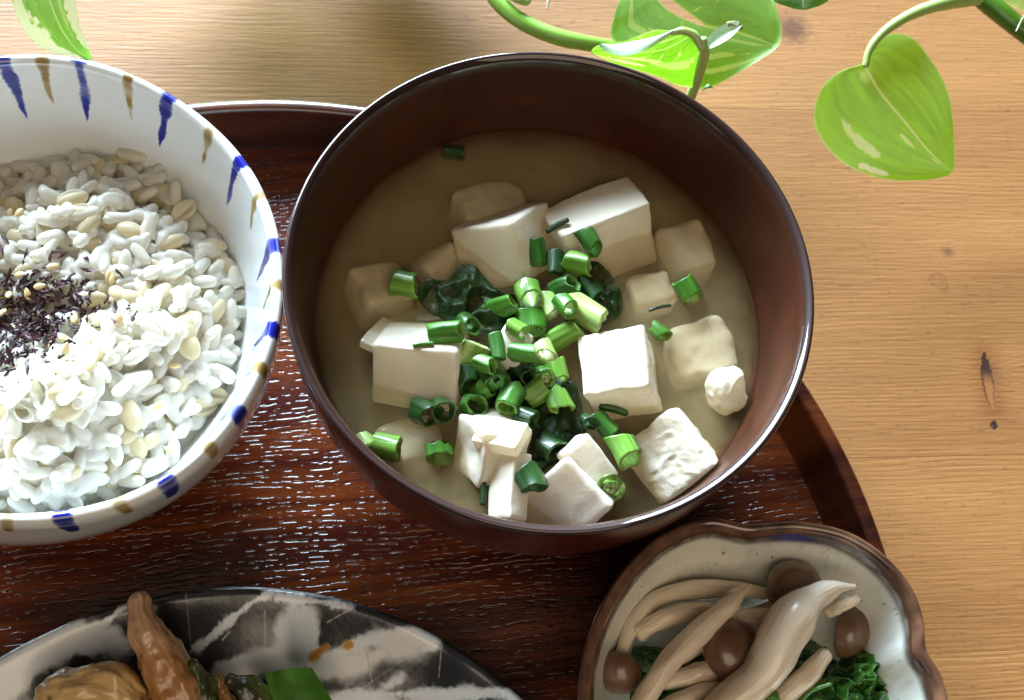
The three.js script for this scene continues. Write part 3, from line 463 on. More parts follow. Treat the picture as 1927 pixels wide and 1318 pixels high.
// ---------------------------------------------------------------- rice, barley, shiso flakes, sesame
{
  const rnd = mulberry(404), rice = thing('cooked_rice', 'white rice cooked with barley heaped in the striped bowl', 'rice', RB.clone());
  const riceMat = std([1, 1, 1], 0.9, { vertexColors: true, clearcoat: 0.8, clearcoatRoughness: 0.16, transmission: 0.6, thickness: 0 });
  const local = (px, py, h) => P(px, py, h).sub(RB);
  const lumps = [[110, 725, 0.055, 0.014, 0.0105], [300, 600, 0.054, 0.010, 0.0055], [300, 590, 0.054, 0.007, 0.002], [110, 410, 0.054, 0.013, 0.0045], [30, 780, 0.055, 0.012, 0.005], [260, 470, 0.052, 0.010, 0.0025], [45, 592, 0.05, 0.015, -0.0055], [100, 940, 0.05, 0.014, 0.005], [0, 900, 0.05, 0.014, 0.004], [190, 320, 0.047, 0.008, 0.0015], [250, 830, 0.05, 0.012, 0.002]].map(([x, y, h, r, a]) => [local(x, y, h), r, a]);
  // sticky rice: grains joined where they touch, as one skin round them all (surface nets on a grid)
  const stick = (list) => {
    const C = 0.00042, x0 = -0.052, y0 = 0.030, z0 = -0.052, nx = 248, ny = 76, nz = 248, F = new Float32Array(nx * ny * nz), K = 0.11, v = V3();
    for (const q of list) {
      const b = q.g.boundingBox, lo = [(b.min.x - x0) / C - 3, (b.min.y - y0) / C - 3, (b.min.z - z0) / C - 3].map((t) => Math.max(0, Math.floor(t))), hi = [(b.max.x - x0) / C + 3, (b.max.y - y0) / C + 3, (b.max.z - z0) / C + 3].map((t, i) => Math.min([nx, ny, nz][i] - 1, Math.ceil(t)));
      const rx = q.barley ? 0.0022 : 0.00138, ry = q.barley ? 0.0033 : 0.0031, rz = q.barley ? 0.0018 : 0.00120;
      for (let j = lo[1]; j <= hi[1]; j++) for (let k = lo[2]; k <= hi[2]; k++) for (let i = lo[0]; i <= hi[0]; i++) {
        v.set(x0 + i * C, y0 + j * C, z0 + k * C).applyMatrix4(q.inv); const e = Math.pow(Math.pow(Math.abs(v.x / rx), 2) + Math.pow(Math.abs(v.z / rz), 2), 1) + Math.pow(Math.abs(v.y / ry), 3); F[(k * ny + j) * nx + i] += Math.exp((1 - Math.sqrt(e)) / K);
      }
    }
    const pos = [], idx = [], at = new Int32Array(nx * ny * nz).fill(-1), f = (i, j, k) => Math.log(F[(k * ny + j) * nx + i] + 1e-6), cor = [[0, 0, 0], [1, 0, 0], [0, 1, 0], [1, 1, 0], [0, 0, 1], [1, 0, 1], [0, 1, 1], [1, 1, 1]], edg = [[0, 1], [2, 3], [4, 5], [6, 7], [0, 2], [1, 3], [4, 6], [5, 7], [0, 4], [1, 5], [2, 6], [3, 7]], val = new Float32Array(8);
    for (let k = 0; k < nz - 1; k++) for (let j = 0; j < ny - 1; j++) for (let i = 0; i < nx - 1; i++) {
      let m = 0; for (let c = 0; c < 8; c++) { const o = cor[c], w = F[((k + o[2]) * ny + j + o[1]) * nx + i + o[0]]; if (w > 1) m |= 1 << c; val[c] = w; }
      if (m === 0 || m === 255) continue;
      let n = 0, px = 0, py = 0, pz = 0; for (const [a, b] of edg) if ((m >> a & 1) !== (m >> b & 1)) { const va = Math.log(val[a] + 1e-6), vb = Math.log(val[b] + 1e-6), t = va / (va - vb), A = cor[a], B = cor[b]; px += A[0] + (B[0] - A[0]) * t; py += A[1] + (B[1] - A[1]) * t; pz += A[2] + (B[2] - A[2]) * t; n++; }
      at[(k * ny + j) * nx + i] = pos.length / 3; pos.push(x0 + (i + px / n) * C, y0 + (j + py / n) * C, z0 + (k + pz / n) * C);
    }
    const S = [1, nx, nx * ny];
    for (let k = 1; k < nz - 1; k++) for (let j = 1; j < ny - 1; j++) for (let i = 1; i < nx - 1; i++) { const o = (k * ny + j) * nx + i, in0 = F[o] > 1; for (let ax = 0; ax < 3; ax++) { if (in0 === F[o + S[ax]] > 1) continue; const u = S[(ax + 1) % 3], w = S[(ax + 2) % 3], a = at[o], b = at[o - u], c = at[o - u - w], d = at[o - w]; if (a < 0 || b < 0 || c < 0 || d < 0) continue; if (in0) idx.push(a, b, c, a, c, d); else idx.push(a, c, b, a, d, c); } }
    const g = new THREE.BufferGeometry(); g.setAttribute('position', new THREE.Float32BufferAttribute(pos, 3)); g.setIndex(idx); g.computeVertexNormals(); return g;
  };
  const height = (x, z) => { const r = Math.hypot(x, z) / 0.05; let h = 0.0405 + 0.0095 * (1 - r * r); for (const [c, s, a] of lumps) h += a * Math.exp(-((x - c.x) ** 2 + (z - c.z) ** 2) / (s * s)); return h + 0.0030 * fbm2(x * 110 + 4, z * 110, 3); };
  const nudge = (g, k, s) => { for (let i = 0; i < g.attributes.position.count; i++) { } return g; };
  const grains = [], barleys = [];
  for (let v = 0; v < 6; v++) {
    const g = mergeVertices(new THREE.SphereGeometry(1, 10, 9).deleteAttribute('uv').deleteAttribute('normal'), 1e-5), bend = (v - 2.5) * 0.10, blunt = 0.7 + 0.05 * v;
    warp(g, (p) => { const y = p.y, e = Math.sign(y) * Math.pow(Math.abs(y), blunt), w = Math.pow(Math.max(0, 1 - Math.pow(Math.abs(y), 2.6)), 0.5) / Math.max(1e-4, Math.sqrt(Math.max(1e-8, 1 - y * y))), k = 1 + 0.14 * noise3(p.x * 1.7 + v * 9, p.y * 2.4, p.z * 1.7); p.set(p.x * 0.00138 * (Math.abs(y) > 0.999 ? 1 : w) * k, e * (0.0030 + 0.00015 * v), p.z * 0.00120 * (Math.abs(y) > 0.999 ? 1 : w) * k); p.x += bend * 0.001 * (y * y * 2 - 0.6); });
    grains.push(g);
  }
  for (let v = 0; v < 3; v++) {
    const g = mergeVertices(new THREE.SphereGeometry(1, 26, 12).deleteAttribute('uv').deleteAttribute('normal'), 1e-5);
    const gr = []; warp(g, (p) => { const a = Math.atan2(p.x, p.z), groove = Math.exp(-Math.pow(a / 0.2, 2)) * (1 - Math.pow(Math.abs(p.y), 3)); gr.push(groove); const k = 1 - 0.30 * groove; p.set(p.x * 0.0022 * k, p.y * (0.0032 + 0.0002 * v), p.z * 0.0018 * k); });
    barleys.push(colorize(g, (p, n, i) => [lerp(0.80, 0.26, gr[i]), lerp(0.71, 0.16, gr[i]), lerp(0.47, 0.06, gr[i])]));
  }
  const CELL = 0.0004, GN = 280, top = new Float32Array(GN * GN).fill(0), cell = (x, z) => { const i = Math.floor(x / CELL + GN / 2), j = Math.floor(z / CELL + GN / 2); return i >= 0 && j >= 0 && i < GN && j < GN ? j * GN + i : -1; };
  const all = [], M = new THREE.Matrix4(), Q = new THREE.Quaternion(), E = new THREE.Euler(), clump = (x, z) => 0.5 + 0.5 * noise2(x * 95 + 3, z * 95 + 8);
  const put = (x, z, y, isBarley, rise) => {
    const t = clump(x, z), base = isBarley ? barleys[Math.floor(rnd() * 3)] : grains[Math.floor(rnd() * 6)], yaw = 5.5 * noise2(x * 105 + 40, z * 105) + (rnd() - 0.5) * (rnd() < 0.25 ? 6 : 1.3);
    E.set(Math.PI / 2 + (rnd() - 0.5) * (isBarley ? 0.8 : 1.1), (rnd() - 0.5) * 0.6, 0, 'XYZ'); Q.setFromEuler(E); Q.premultiply(new THREE.Quaternion().setFromAxisAngle(V3(0, 1, 0), yaw));
    if (isBarley) Q.multiply(new THREE.Quaternion().setFromAxisAngle(V3(0, 1, 0), Math.PI * (rnd() < 0.3 ? 1 : 0) + (rnd() - 0.5) * 2.0));
    const s = 0.88 + 0.28 * rnd(); M.compose(V3(x, y, z), Q, V3(s, s * (0.9 + 0.2 * rnd()), s));
    const g = base.clone().applyMatrix4(M); g.computeVertexNormals();
    if (!isBarley) { const w = 0.84 + 0.05 * rnd(), yel = rnd() < 0.25 ? 0.06 : 0; colorize(g, () => [w, w - 0.02 - yel * 0.4, w - 0.10 - yel]); }
    const c = g.attributes.position; for (let i = 0; i < c.count; i++) { const k = cell(c.getX(i), c.getZ(i)); if (k >= 0) top[k] = Math.max(top[k], c.getY(i)); }
    all.push({ g, y, x, z, barley: isBarley, inv: M.clone().invert(), s, R: new THREE.Matrix3().setFromMatrix4(M) });
  };
  for (let layer = 0; layer < 4; layer++) {
    const n = [480, 640, 600, 330][layer];
    for (let i = 0; i < n; i++) {
      const a = rnd() * 6.283, r = (0.0462 + 0.0015 * Math.max(0, Math.sin(a))) * Math.sqrt(rnd()), x = r * Math.cos(a), z = r * Math.sin(a), h = height(x, z) + (-0.0040 + layer * 0.0016) + (rnd() - 0.5) * 0.0014;
      if (h < 0.026 || r > riceInner(h) - 0.0014) continue;
      if (layer === 3 && clump(x, z) < 0.5) continue;
      put(x, z, h, rnd() < 0.11 && layer < 3);
    }
  }
  // stray grains up on the far wall
  for (const [px, py] of [[165, 300], [185, 320], [150, 330], [175, 345], [205, 315], [250, 285], [330, 365], [345, 395]]) { const q = local(px, py, 0.046), r = Math.hypot(q.x, q.z), k = Math.min(1, (riceInner(0.046) - 0.001) / r); put(q.x * k, q.z * k, 0.0455, rnd() < 0.2); }
  // the 300 that show most are pieces of their own, the rest is one mass
  for (const q of all) { const up = q.g.boundingBox ?? (q.g.computeBoundingBox(), q.g.boundingBox); let n = 0, m = 0; const c = q.g.attributes.position; for (let i = 0; i < c.count; i++) { const k = cell(c.getX(i), c.getZ(i)); if (k >= 0) { m++; if (c.getY(i) > top[k] - 0.0004) n++; } } const w = V3(q.x, q.y, q.z).add(RB).project(camera); q.show = (n / Math.max(1, m)) * (Math.abs(w.x) < 1 && Math.abs(w.y) < 1 ? 1 : 0.1); }
  const order = all.map((q, i) => i).sort((a, b) => all[b].show - all[a].show), mass = [];
  let nB = 0, nR = 0;
  order.forEach((i, k) => { const q = all[i]; if (q.barley && nB < 130) { nB++; part(rice, 'barley_grain', q.g, riceMat); } else if (!q.barley && nR < 165 && k % 3 === 0) { nR++; part(rice, 'rice_grain', q.g, riceMat); } else mass.push(q); });
  part(rice, 'packed_grains', colorize(stick(mass), (p) => { const k = 0.5 + 0.5 * noise3(p.x * 300, p.y * 300, p.z * 300); return [0.88, lerp(0.85, 0.87, k), lerp(0.74, 0.81, k)]; }), riceMat).userData.kind = 'stuff';
  const bed = new THREE.CircleGeometry(0.044, 48).rotateX(-Math.PI / 2); const bg = grid(40, 16, (u, v) => { const a = u * 6.2832, r = v * 0.046, x = r * Math.cos(a), z = r * Math.sin(a); return V3(x, Math.max(height(x, z) - 0.0040, 0.0262), z); }, true);
  part(rice, 'rice_bed', colorize(bg, () => [0.78, 0.74, 0.62]), riceMat).userData.kind = 'stuff';

  const topAt = (x, z) => { let h = 0; for (let i = -1; i <= 1; i++) for (let j = -1; j <= 1; j++) { const k = cell(x + i * CELL, z + j * CELL); if (k >= 0) h = Math.max(h, top[k]); } return h || height(x, z); };
  // dried red shiso
  const flakes = [], cFl = local(42, 592, 0.05);
  for (let i = 0; i < 900; i++) {
    const a = rnd() * 6.283, r = 0.0122 * Math.pow(rnd(), 0.72) * (1 + 0.5 * noise2(a * 1.2, 5)) * (i % 9 === 0 ? 1.8 : 1), x = cFl.x + r * Math.cos(a) * 1.05, z = cFl.z + r * Math.sin(a) * 1.15; if (Math.hypot(x, z) > 0.044) continue;
    const w = 0.00026 + 0.0006 * rnd() * rnd(), l = w * (1.4 + 3.2 * rnd()), g = new THREE.TetrahedronGeometry(1, 1).scale(l, 0.00012 + 0.0001 * rnd(), w);
    warp(g, (p) => { p.y += 0.0002 * Math.sin(p.x * 4000 + i); }); g.rotateZ((rnd() - 0.5) * 1.2); g.rotateX((rnd() - 0.5) * 1.2); g.rotateY(rnd() * 6.28); g.translate(x, topAt(x, z) + 0.00015 - 0.0006 * rnd(), z);
    const k = rnd(); flakes.push(colorize(g.toNonIndexed ? g : g, () => [0.022 + 0.045 * k * k, 0.007, 0.010 + 0.004 * k]));
  }
  const fl = solo('shiso_flakes', mergeGeometries(flakes), std([1, 1, 1], 0.55, { vertexColors: true }), 'dark purple dried shiso flakes sprinkled over the middle of the rice', 'seasoning', null, 'stuff'); fl.position.copy(RB);
  // sesame
  const sg = mergeVertices(new THREE.SphereGeometry(1, 12, 9).deleteAttribute('uv').deleteAttribute('normal'), 1e-5); warp(sg, (p) => { const k = 0.00085 * (1 - 0.45 * clamp(p.y)); p.set(p.x * k, p.y * 0.0015, p.z * 0.62 * k); });
  const sm = std([0.66, 0.49, 0.24], 0.4, { clearcoat: 0.3 });
  let seed0 = null;
  const near = ['beside the dark shiso flakes', 'among the dark shiso flakes', 'away from the flakes toward the bowl wall'];
  for (const [px, py, w] of [[15, 395, 0], [35, 400, 0], [40, 520, 1], [55, 560, 1], [100, 505, 0], [120, 640, 1], [30, 610, 1], [10, 600, 1], [215, 600, 2], [225, 605, 2], [205, 520, 2], [210, 525, 2], [95, 650, 1], [300, 770, 2], [330, 690, 2], [125, 660, 1], [110, 700, 0], [20, 560, 1], [140, 600, 1], [75, 540, 1], [320, 850, 2], [170, 690, 0]]) {
    const q = local(px, py, 0.052), s = seed0 ? seed0.clone() : new THREE.Mesh(sg, sm); s.name = numbered('sesame_seed'); scene.add(s); s.castShadow = s.receiveShadow = true;
    if (!seed0) seed0 = s; tag(s, 'tiny cream sesame seed on the rice ' + near[w], 'sesame seed', 'sesame seeds scattered over the rice');
    let h = topAt(q.x, q.z); const q2 = local(px, py, h); h = topAt(q2.x, q2.z); s.position.set(q2.x, h + 0.0004, q2.z).add(RB); s.rotation.set(Math.PI / 2 + (rnd() - 0.5), (rnd() - 0.5) * 0.7, rnd() * 6.28);
  }
}

// ---------------------------------------------------------------- black and white plate with chicken
const PL = V3(-0.0292, 0, 0.1655), PLR = 0.0937;
{
  const S = 0.2, tex = canvasTex(2048, 2048, (g, w, h) => {
    const q = (x, y) => { const p = P(x, y, 0.024).sub(PL); return [(p.x / S + 0.5) * w, (0.5 + p.z / S) * h]; }, r = mulberry(55), U = w / S;
    g.fillStyle = 'rgb(40,42,46)'; g.fillRect(0, 0, w, h);
    for (let i = 0; i < 9000; i++) { const k = r() * 60 + 25; g.fillStyle = `rgba(${k},${k},${k + 3},0.35)`; g.beginPath(); g.arc(r() * w, r() * h, 0.6 + r() * 2.2, 0, 7); g.fill(); }
    for (let i = 0; i < 60; i++) { const x = r() * w, y = r() * h, a = r() * 3.14, l = 40 + 150 * r(); g.strokeStyle = `rgba(20,20,22,${0.3 + 0.4 * r()})`; g.lineWidth = 1 + r() * 2; g.beginPath(); g.moveTo(x, y); g.lineTo(x + l * Math.cos(a), y + l * Math.sin(a)); g.stroke(); }
    const blob = (pts, rad, al, n = 260, tone = '228,236,244') => { const c = new THREE.CatmullRomCurve3(pts.map(([x, y]) => { const [a, b] = q(x, y); return V3(a, b, 0); })); for (let i = 0; i < n; i++) { const t = i / n, p = c.getPoint(t), R = rad * PX * U * (0.75 + 0.45 * noise2(t * 11 + rad, 2)); for (let s = 0; s < 5; s++) { g.fillStyle = `rgba(${tone},${al * 0.75})`; g.beginPath(); g.ellipse(p.x + (r() + r() - 1) * R * 1.1, p.y + (r() + r() - 1) * R * 1.1, R * (0.25 + 0.45 * r()), R * (0.2 + 0.45 * r()), r() * 3, 0, 7); g.fill(); } } };
    blob([[-60, 1330], [20, 1270], [70, 1225], [120, 1200], [150, 1190]], 34, 0.22, 300); blob([[-40, 1290], [40, 1250], [120, 1215], [225, 1205]], 22, 0.2);
    blob([[120, 1200], [190, 1180], [240, 1140]], 9, 0.2); blob([[150, 1220], [200, 1215], [240, 1210]], 12, 0.16);
    blob([[360, 1218], [400, 1190], [440, 1160], [480, 1135], [515, 1120]], 9, 0.3, 200); blob([[520, 1128], [580, 1133], [660, 1148]], 10, 0.25, 160);
    blob([[545, 1190], [560, 1180], [580, 1195], [560, 1215], [545, 1235], [590, 1240]], 34, 0.3, 260); blob([[400, 1255], [460, 1245], [520, 1235], [560, 1255], [640, 1240]], 22, 0.2, 260);
    blob([[600, 1235], [660, 1215], [720, 1200], [790, 1198], [815, 1210]], 16, 0.2, 260); blob([[640, 1255], [700, 1235], [760, 1215], [800, 1220]], 26, 0.07, 240);
    blob([[640, 1300], [760, 1302], [860, 1305], [960, 1312], [1000, 1340]], 15, 0.24, 300); blob([[560, 1340], [700, 1330], [850, 1335], [1000, 1380]], 30, 0.25, 300); blob([[720, 1290], [760, 1270]], 14, 0.12, 60);
    for (const [a, b] of [[[352, 1120], [354, 1215]], [[690, 1225], [700, 1280]], [[830, 1215], [826, 1275]], [[615, 1172], [665, 1150]], [[680, 1290], [800, 1215]], [[415, 1200], [430, 1185]], [[498, 1150], [496, 1210]]]) blob([a, b], 1.8, 0.3, 90, '190,188,182');
    for (let i = 0; i < 8; i++) { const x = 300 + 600 * r(), y = 1380 + 300 * r(); blob([[x, y], [x + 80, y - 20], [x + 150, y + 30]], 26, 0.2, 150); }
    blob([[585, 1232], [600, 1222], [615, 1212]], 9, 0.2, 60, '186,128,48'); blob([[650, 1212], [662, 1212]], 8, 0.2, 40, '186,128,48'); blob([[570, 1252], [574, 1256]], 5, 0.15, 20, '186,128,48');
  }, THREE.ClampToEdgeWrapping);
  const bump = dataTex(512, 512, (x, y) => { const h = 0.5 + 0.35 * fbm2(x / 9, y / 9, 4); return [h, h, h]; });
  const p = thing('ceramic_plate', 'dark grey plate with splashed white glaze under the chicken', 'plate', PL);
  const prof = [[0.0450, FLOOR], [0.0480, FLOOR], [0.0500, 0.0100], [0.0700, 0.0125], [0.0850, 0.0185], [0.0925, 0.0238], [0.0936, 0.0252], [0.0934, 0.0262], [0.0924, 0.0264], [0.0908, 0.0256], [0.0840, 0.0212], [0.0700, 0.0160], [0.0450, 0.0138], [0.0002, 0.0134]];
  const g = planarUV(lathe(prof, 220), S, -S, -S / 2, S / 2);
  warp(g, (v) => { const a = Math.atan2(v.z, v.x), k = sstep(0.06, 0.094, Math.hypot(v.x, v.z)); v.y += k * (0.0006 * Math.sin(a * 4 + 1) + 0.0004 * noise2(a * 14, 2)); });
  const b2 = bump.clone(); b2.repeat.set(4, 4); b2.wrapS = b2.wrapT = THREE.RepeatWrapping;
  part(p, 'plate_body', g, std([1, 1, 1], 0.3, { map: tex, bumpMap: b2, bumpScale: 0.00008, clearcoat: 0.5, clearcoatRoughness: 0.2 }));
}
{
  const glaze = (seed, raw = 0) => (p, n) => { const a = fbm3(p.x * 70 + seed, p.y * 70, p.z * 70, 4), b = fbm3(p.x * 190, p.y * 190 + seed, p.z * 190, 3), k = clamp(0.38 + 1.7 * fbm3(p.x * 48 + seed * 3, p.y * 48, p.z * 48, 3)), d = sstep(0.16, 0.42, 0.8 * b + 0.8 * a + 0.25 * noise3(p.x * 900, p.y * 900, p.z * 900)); return [lerp(lerp(0.68, 0.44, k), 0.12, d), lerp(lerp(0.46, 0.21, k), 0.035, d), lerp(lerp(lerp(0.20, 0.30, raw), lerp(0.05, 0.075, raw), k), 0.008, d)]; };
  const tex = dataTex(256, 256, (x, y) => { const h = 0.5 + 0.4 * (0.6 * fbm2(x / 5, y / 40, 3) + 0.5 * fbm2(x / 16, y / 16, 3)); return [h, h, h]; }); tex.wrapS = tex.wrapT = THREE.RepeatWrapping;
  const meat = std([1, 1, 1], 0.32, { vertexColors: true, bumpMap: tex, bumpScale: 0.0005, clearcoat: 0.5, clearcoatRoughness: 0.15 });
  const lumpy = (pts, radii, sq, seed, wob) => { const g = tube(pts.map((a) => P(...a)), radii.map((r) => r * PX), 110, 60, sq, wob, seed), nn = g.attributes.normal.clone(), uv2 = g.attributes.uv; warp(g, (v, i) => { const k = 0.0011 * fbm3(v.x * 200 + seed, v.y * 200, v.z * 200, 3) - 0.0003 * Math.abs(noise3(v.x * 480, v.y * 480 + seed, v.z * 480)); const k2 = k + 0.00028 * noise2(uv2.getX(i) * 30, uv2.getY(i) * 4 + seed) ; v.x += nn.getX(i) * k2; v.y += nn.getY(i) * k2; v.z += nn.getZ(i) * k2; }); return colorize(g, glaze(seed, seed === 3 ? 1 : 0)); };
  solo('chicken_piece', lumpy([[262, 1132, 0.040], [268, 1170, 0.040], [295, 1225, 0.037], [325, 1285, 0.033], [350, 1350, 0.029], [370, 1420, 0.026]], [24, 40, 52, 56, 62, 56], 0.8, 3, 0.22), meat, 'long tapered piece of glazed browned chicken pointing up on the plate', 'chicken');
  solo('chicken_piece', lumpy([[70, 1345, 0.027], [130, 1300, 0.031], [190, 1290, 0.033], [250, 1320, 0.032], [310, 1370, 0.027]], [30, 50, 56, 60, 50], 0.75, 12, 0.55), meat, 'rounded lumpy piece of golden brown glazed chicken at the bottom left', 'chicken');
  solo('chicken_piece', lumpy([[400, 1280, 0.026], [430, 1325, 0.024], [470, 1390, 0.022]], [16, 26, 26], 0.7, 22, 0.6), meat, 'dark caramelised chicken bit between the green peppers', 'chicken');
  const pep = std([1, 1, 1], 0.3, { vertexColors: true, clearcoat: 0.6, clearcoatRoughness: 0.2, bumpMap: tex, bumpScale: 0.0008 });
  const pc = (s) => (p) => { const k = clamp(0.5 + 1.2 * fbm3(p.x * 220 + s, p.y * 220, p.z * 220, 3)), d = sstep(0.05, 0.4, fbm3(p.x * 120, p.y * 120 + s, p.z * 120, 3)); return [lerp(lerp(0.05, 0.12, k), 0.02, d), lerp(lerp(0.075, 0.15, k), 0.018, d), lerp(0.015, 0.008, d)]; };
  for (const [label, pts, rad, s] of [['wrinkled roasted green pepper standing beside the long chicken piece', [[362, 1248, 0.036], [378, 1282, 0.034], [392, 1340, 0.028], [400, 1400, 0.025]], [14, 30, 34, 30], 4], ['dark roasted green pepper lying left of the bright scallion', [[430, 1278, 0.030], [462, 1296, 0.029], [500, 1330, 0.026], [530, 1380, 0.024]], [12, 26, 28, 24], 9]])
    solo('roasted_pepper', colorize(tube(pts.map((a) => P(...a)), rad.map((r) => r * PX), 44, 26, 0.7, 0.7, s), pc(s)), pep, label, 'pepper');
  const a = P(500, 1273, 0.030), b = P(588, 1262, 0.030), c = P(640, 1345, 0.024), d = P(528, 1360, 0.024), out = [];
  const sheet = grid(20, 14, (u, v) => { const p = a.clone().lerp(b, u).lerp(d.clone().lerp(c, u), v); p.y += 0.0034 + 0.0028 * Math.sin(Math.PI * u) + 0.0004 * noise2(u * 6, v * 6) + (u < 0.1 ? 0.0015 * (0.1 - u) * 10 * (1 - v) : 0); return p; });
  const low = sheet.clone().translate(0, -0.0009, 0); const ix = low.index.array; for (let i = 0; i < ix.length; i += 3) { const t = ix[i]; ix[i] = ix[i + 1]; ix[i + 1] = t; } low.computeVertexNormals(); out.push(sheet, low);
  const edge = (pts) => grid(pts.length - 1, 1, (u, v) => { const p = pts[Math.round(u * (pts.length - 1))].clone(); p.y -= 0.0009 * v; return p; });
  const at = (i, j) => V3().fromBufferAttribute(sheet.attributes.position, j * 21 + i), line = (f, n) => Array.from({ length: n + 1 }, (_, i) => f(i));
  out.push(edge(line((i) => at(i, 0), 20)), edge(line((i) => at(0, i), 14)), edge(line((i) => at(20, i), 14)), edge(line((i) => at(i, 14), 20)));
  const g = mergeGeometries(out.map((q) => { q.deleteAttribute('uv'); return q; }));
  solo('scallion_leaf', colorize(g, (p) => { const k = 0.8 + 0.35 * fbm3(p.x * 400, p.y * 100, p.z * 120, 2); return [0.06 * k, 0.19 * k, 0.015 * k]; }), std([1, 1, 1], 0.55, { vertexColors: true, specularIntensity: 0.5 }), 'flat bright green cut of scallion on the plate beside the peppers', 'scallion');
}

// ---------------------------------------------------------------- lobed side dish with mushrooms and greens
{
  const H = 0.045, px = [[1408, 984], [1330, 972], [1252, 1000], [1190, 1050], [1134, 1130], [1098, 1225], [1088, 1318], [1104, 1420], [1160, 1520], [1260, 1600], [1380, 1618], [1430, 1606], [1500, 1622], [1620, 1590], [1720, 1510], [1772, 1420], [1790, 1340], [1775, 1272], [1747, 1222], [1742, 1170], [1722, 1110], [1680, 1055], [1605, 1002], [1510, 980], [1450, 981]];
  const rimC = new THREE.CatmullRomCurve3(px.map(([x, y]) => P(x, y, H)), true, 'centripetal'), C = P(1425, 1300, H); C.y = 0;
  const d = thing('lobed_dish', 'small lobed ceramic dish with brown rim and pale grey inside holding mushrooms', 'dish', C);
  // [share of the way from the middle to the rim's outer edge, metres inward from there, height, lobes kept]
  const NA = 200;
  const ringPt = (u, inset, s, y) => { const p = rimC.getPointAt(u % 1).sub(V3(C.x, H, C.z)), r = Math.hypot(p.x, p.z), base = 0.0415, k = clamp((s - 0.3) / 0.6), rr = lerp(base, r, k) * s - inset; return V3(p.x / r * rr, y, p.z / r * rr); };
  const outer = [[0.0, 0.50, FLOOR + 0.0002], [0, 0.53, FLOOR], [0, 0.56, 0.0096], [0, 0.70, 0.0155], [0, 0.86, 0.0260], [0, 0.955, 0.0362], [0.0003, 1, 0.0415], [0, 1, 0.0438], [0.0004, 1, 0.0449], [0.0014, 1, 0.0453], [0.0024, 1, 0.0446], [0.0030, 1, 0.0434]];
  const inner = [[0.0030, 1, 0.0434], [0.0036, 0.99, 0.0415], [0.0036, 0.93, 0.0350], [0.0036, 0.82, 0.0262], [0.0034, 0.66, 0.0195], [0.002, 0.4, 0.0162], [0, 0.02, 0.0155]];
  const surf = (prof) => { const c = new THREE.CatmullRomCurve3(prof.map(([i, s, y], k) => V3(i * 100, s, y * 20)), false, 'centripetal'), n = prof.length * 5; return grid(NA, n, (u, v) => { const q = c.getPoint(v); return ringPt(u, q.x / 100, q.y, q.z / 20); }, true, (u, v, p) => [p.x / 0.1, p.z / 0.1]); };
  const gO = surf(outer), gI = surf(inner);
  colorize(gO, (p) => { const a = Math.atan2(p.z, p.x), n = fbm3(p.x * 260, p.y * 260, p.z * 260, 3), m = fbm3(p.x * 60 + 3, p.y * 60, p.z * 60, 3), k = clamp(0.4 + 0.9 * n + 0.5 * m); let c = [lerp(0.05, 0.23, k), lerp(0.022, 0.11, k), lerp(0.014, 0.058, k)]; return c; });
  const blueAt = P(1497, 990, H).sub(C);
  colorize(gI, (p) => { const k = sstep(0.0412, 0.0428, p.y + 0.0006 * noise3(p.x * 500, p.y * 500, p.z * 500)), hl = Math.exp(-Math.pow((p.y - 0.0418) / 0.0007, 2)), b = Math.exp(-((p.x - blueAt.x) ** 2 + (p.z - blueAt.z) ** 2) / 3.2e-5) * sstep(0.0395, 0.042, p.y); let c = [0.74, 0.74, 0.67]; c = [lerp(c[0], 0.07, k), lerp(c[1], 0.03, k), lerp(c[2], 0.018, k)]; c = c.map((x, i) => lerp(x, [0.05, 0.028, 0.016][i], hl * 0.8)); return c.map((x, i) => lerp(x, [0.03, 0.05, 0.22][i], clamp(b))); });
  const speck = canvasTex(1024, 1024, (g, w, h) => { g.fillStyle = '#fff'; g.fillRect(0, 0, w, h); const r = mulberry(31); for (let i = 0; i < 420; i++) { g.fillStyle = `rgba(70,62,52,${0.15 + 0.5 * r()})`; g.beginPath(); g.ellipse(r() * w, r() * h, 0.8 + r() * 2.4, 0.8 + r() * 2, r() * 3, 0, 7); g.fill(); } for (let i = 0; i < 5000; i++) { const k = 200 + 55 * r(); g.fillStyle = `rgba(${k},${k},${k - 6},0.2)`; g.beginPath(); g.arc(r() * w, r() * h, 1 + r() * 6, 0, 7); g.fill(); } });
  const b8 = dataTex(256, 256, (x, y) => { const h = 0.5 + 0.4 * fbm2(x / 22, y / 22, 3); return [h, h, h]; });
  part(d, 'dish_body', gI, std([1, 1, 1], 0.24, { vertexColors: true, map: speck, bumpMap: b8, bumpScale: 0.0005, clearcoat: 0.7, clearcoatRoughness: 0.12 }));
  part(d, 'dish_rim', gO, std([1, 1, 1], 0.24, { vertexColors: true, clearcoat: 0.8, clearcoatRoughness: 0.12 }), 'brown glazed rim and outside of the dish');

  const fib = dataTex(256, 128, (x, y) => { const h = 0.5 + 0.3 * noise2(x / 3.0, y / 50) + 0.35 * fbm2(x / 5, y / 9, 3); return [h, h, h]; }); fib.wrapS = fib.wrapT = THREE.RepeatWrapping;
  const stemMat = std([1, 1, 1], 0.3, { vertexColors: true, clearcoat: 0.55, clearcoatRoughness: 0.16, bumpMap: fib, bumpScale: 0.00014, transmission: 0.1, thickness: 0 }), capMat = std([1, 1, 1], 0.4, { vertexColors: true, clearcoat: 0.6, clearcoatRoughness: 0.14 });
  const stemGeo = (pts, rad, s) => colorize(tube(pts.map((a) => P(...a)), rad.map((r) => r * PX), 48, 22, 0.85, 0.22, s), (p) => { const k = clamp(0.5 + fbm3(p.x * 160 + s, p.y * 160, p.z * 160, 3)); return [lerp(0.90, 0.82, k), lerp(0.78, 0.66, k), lerp(0.62, 0.47, k)]; });
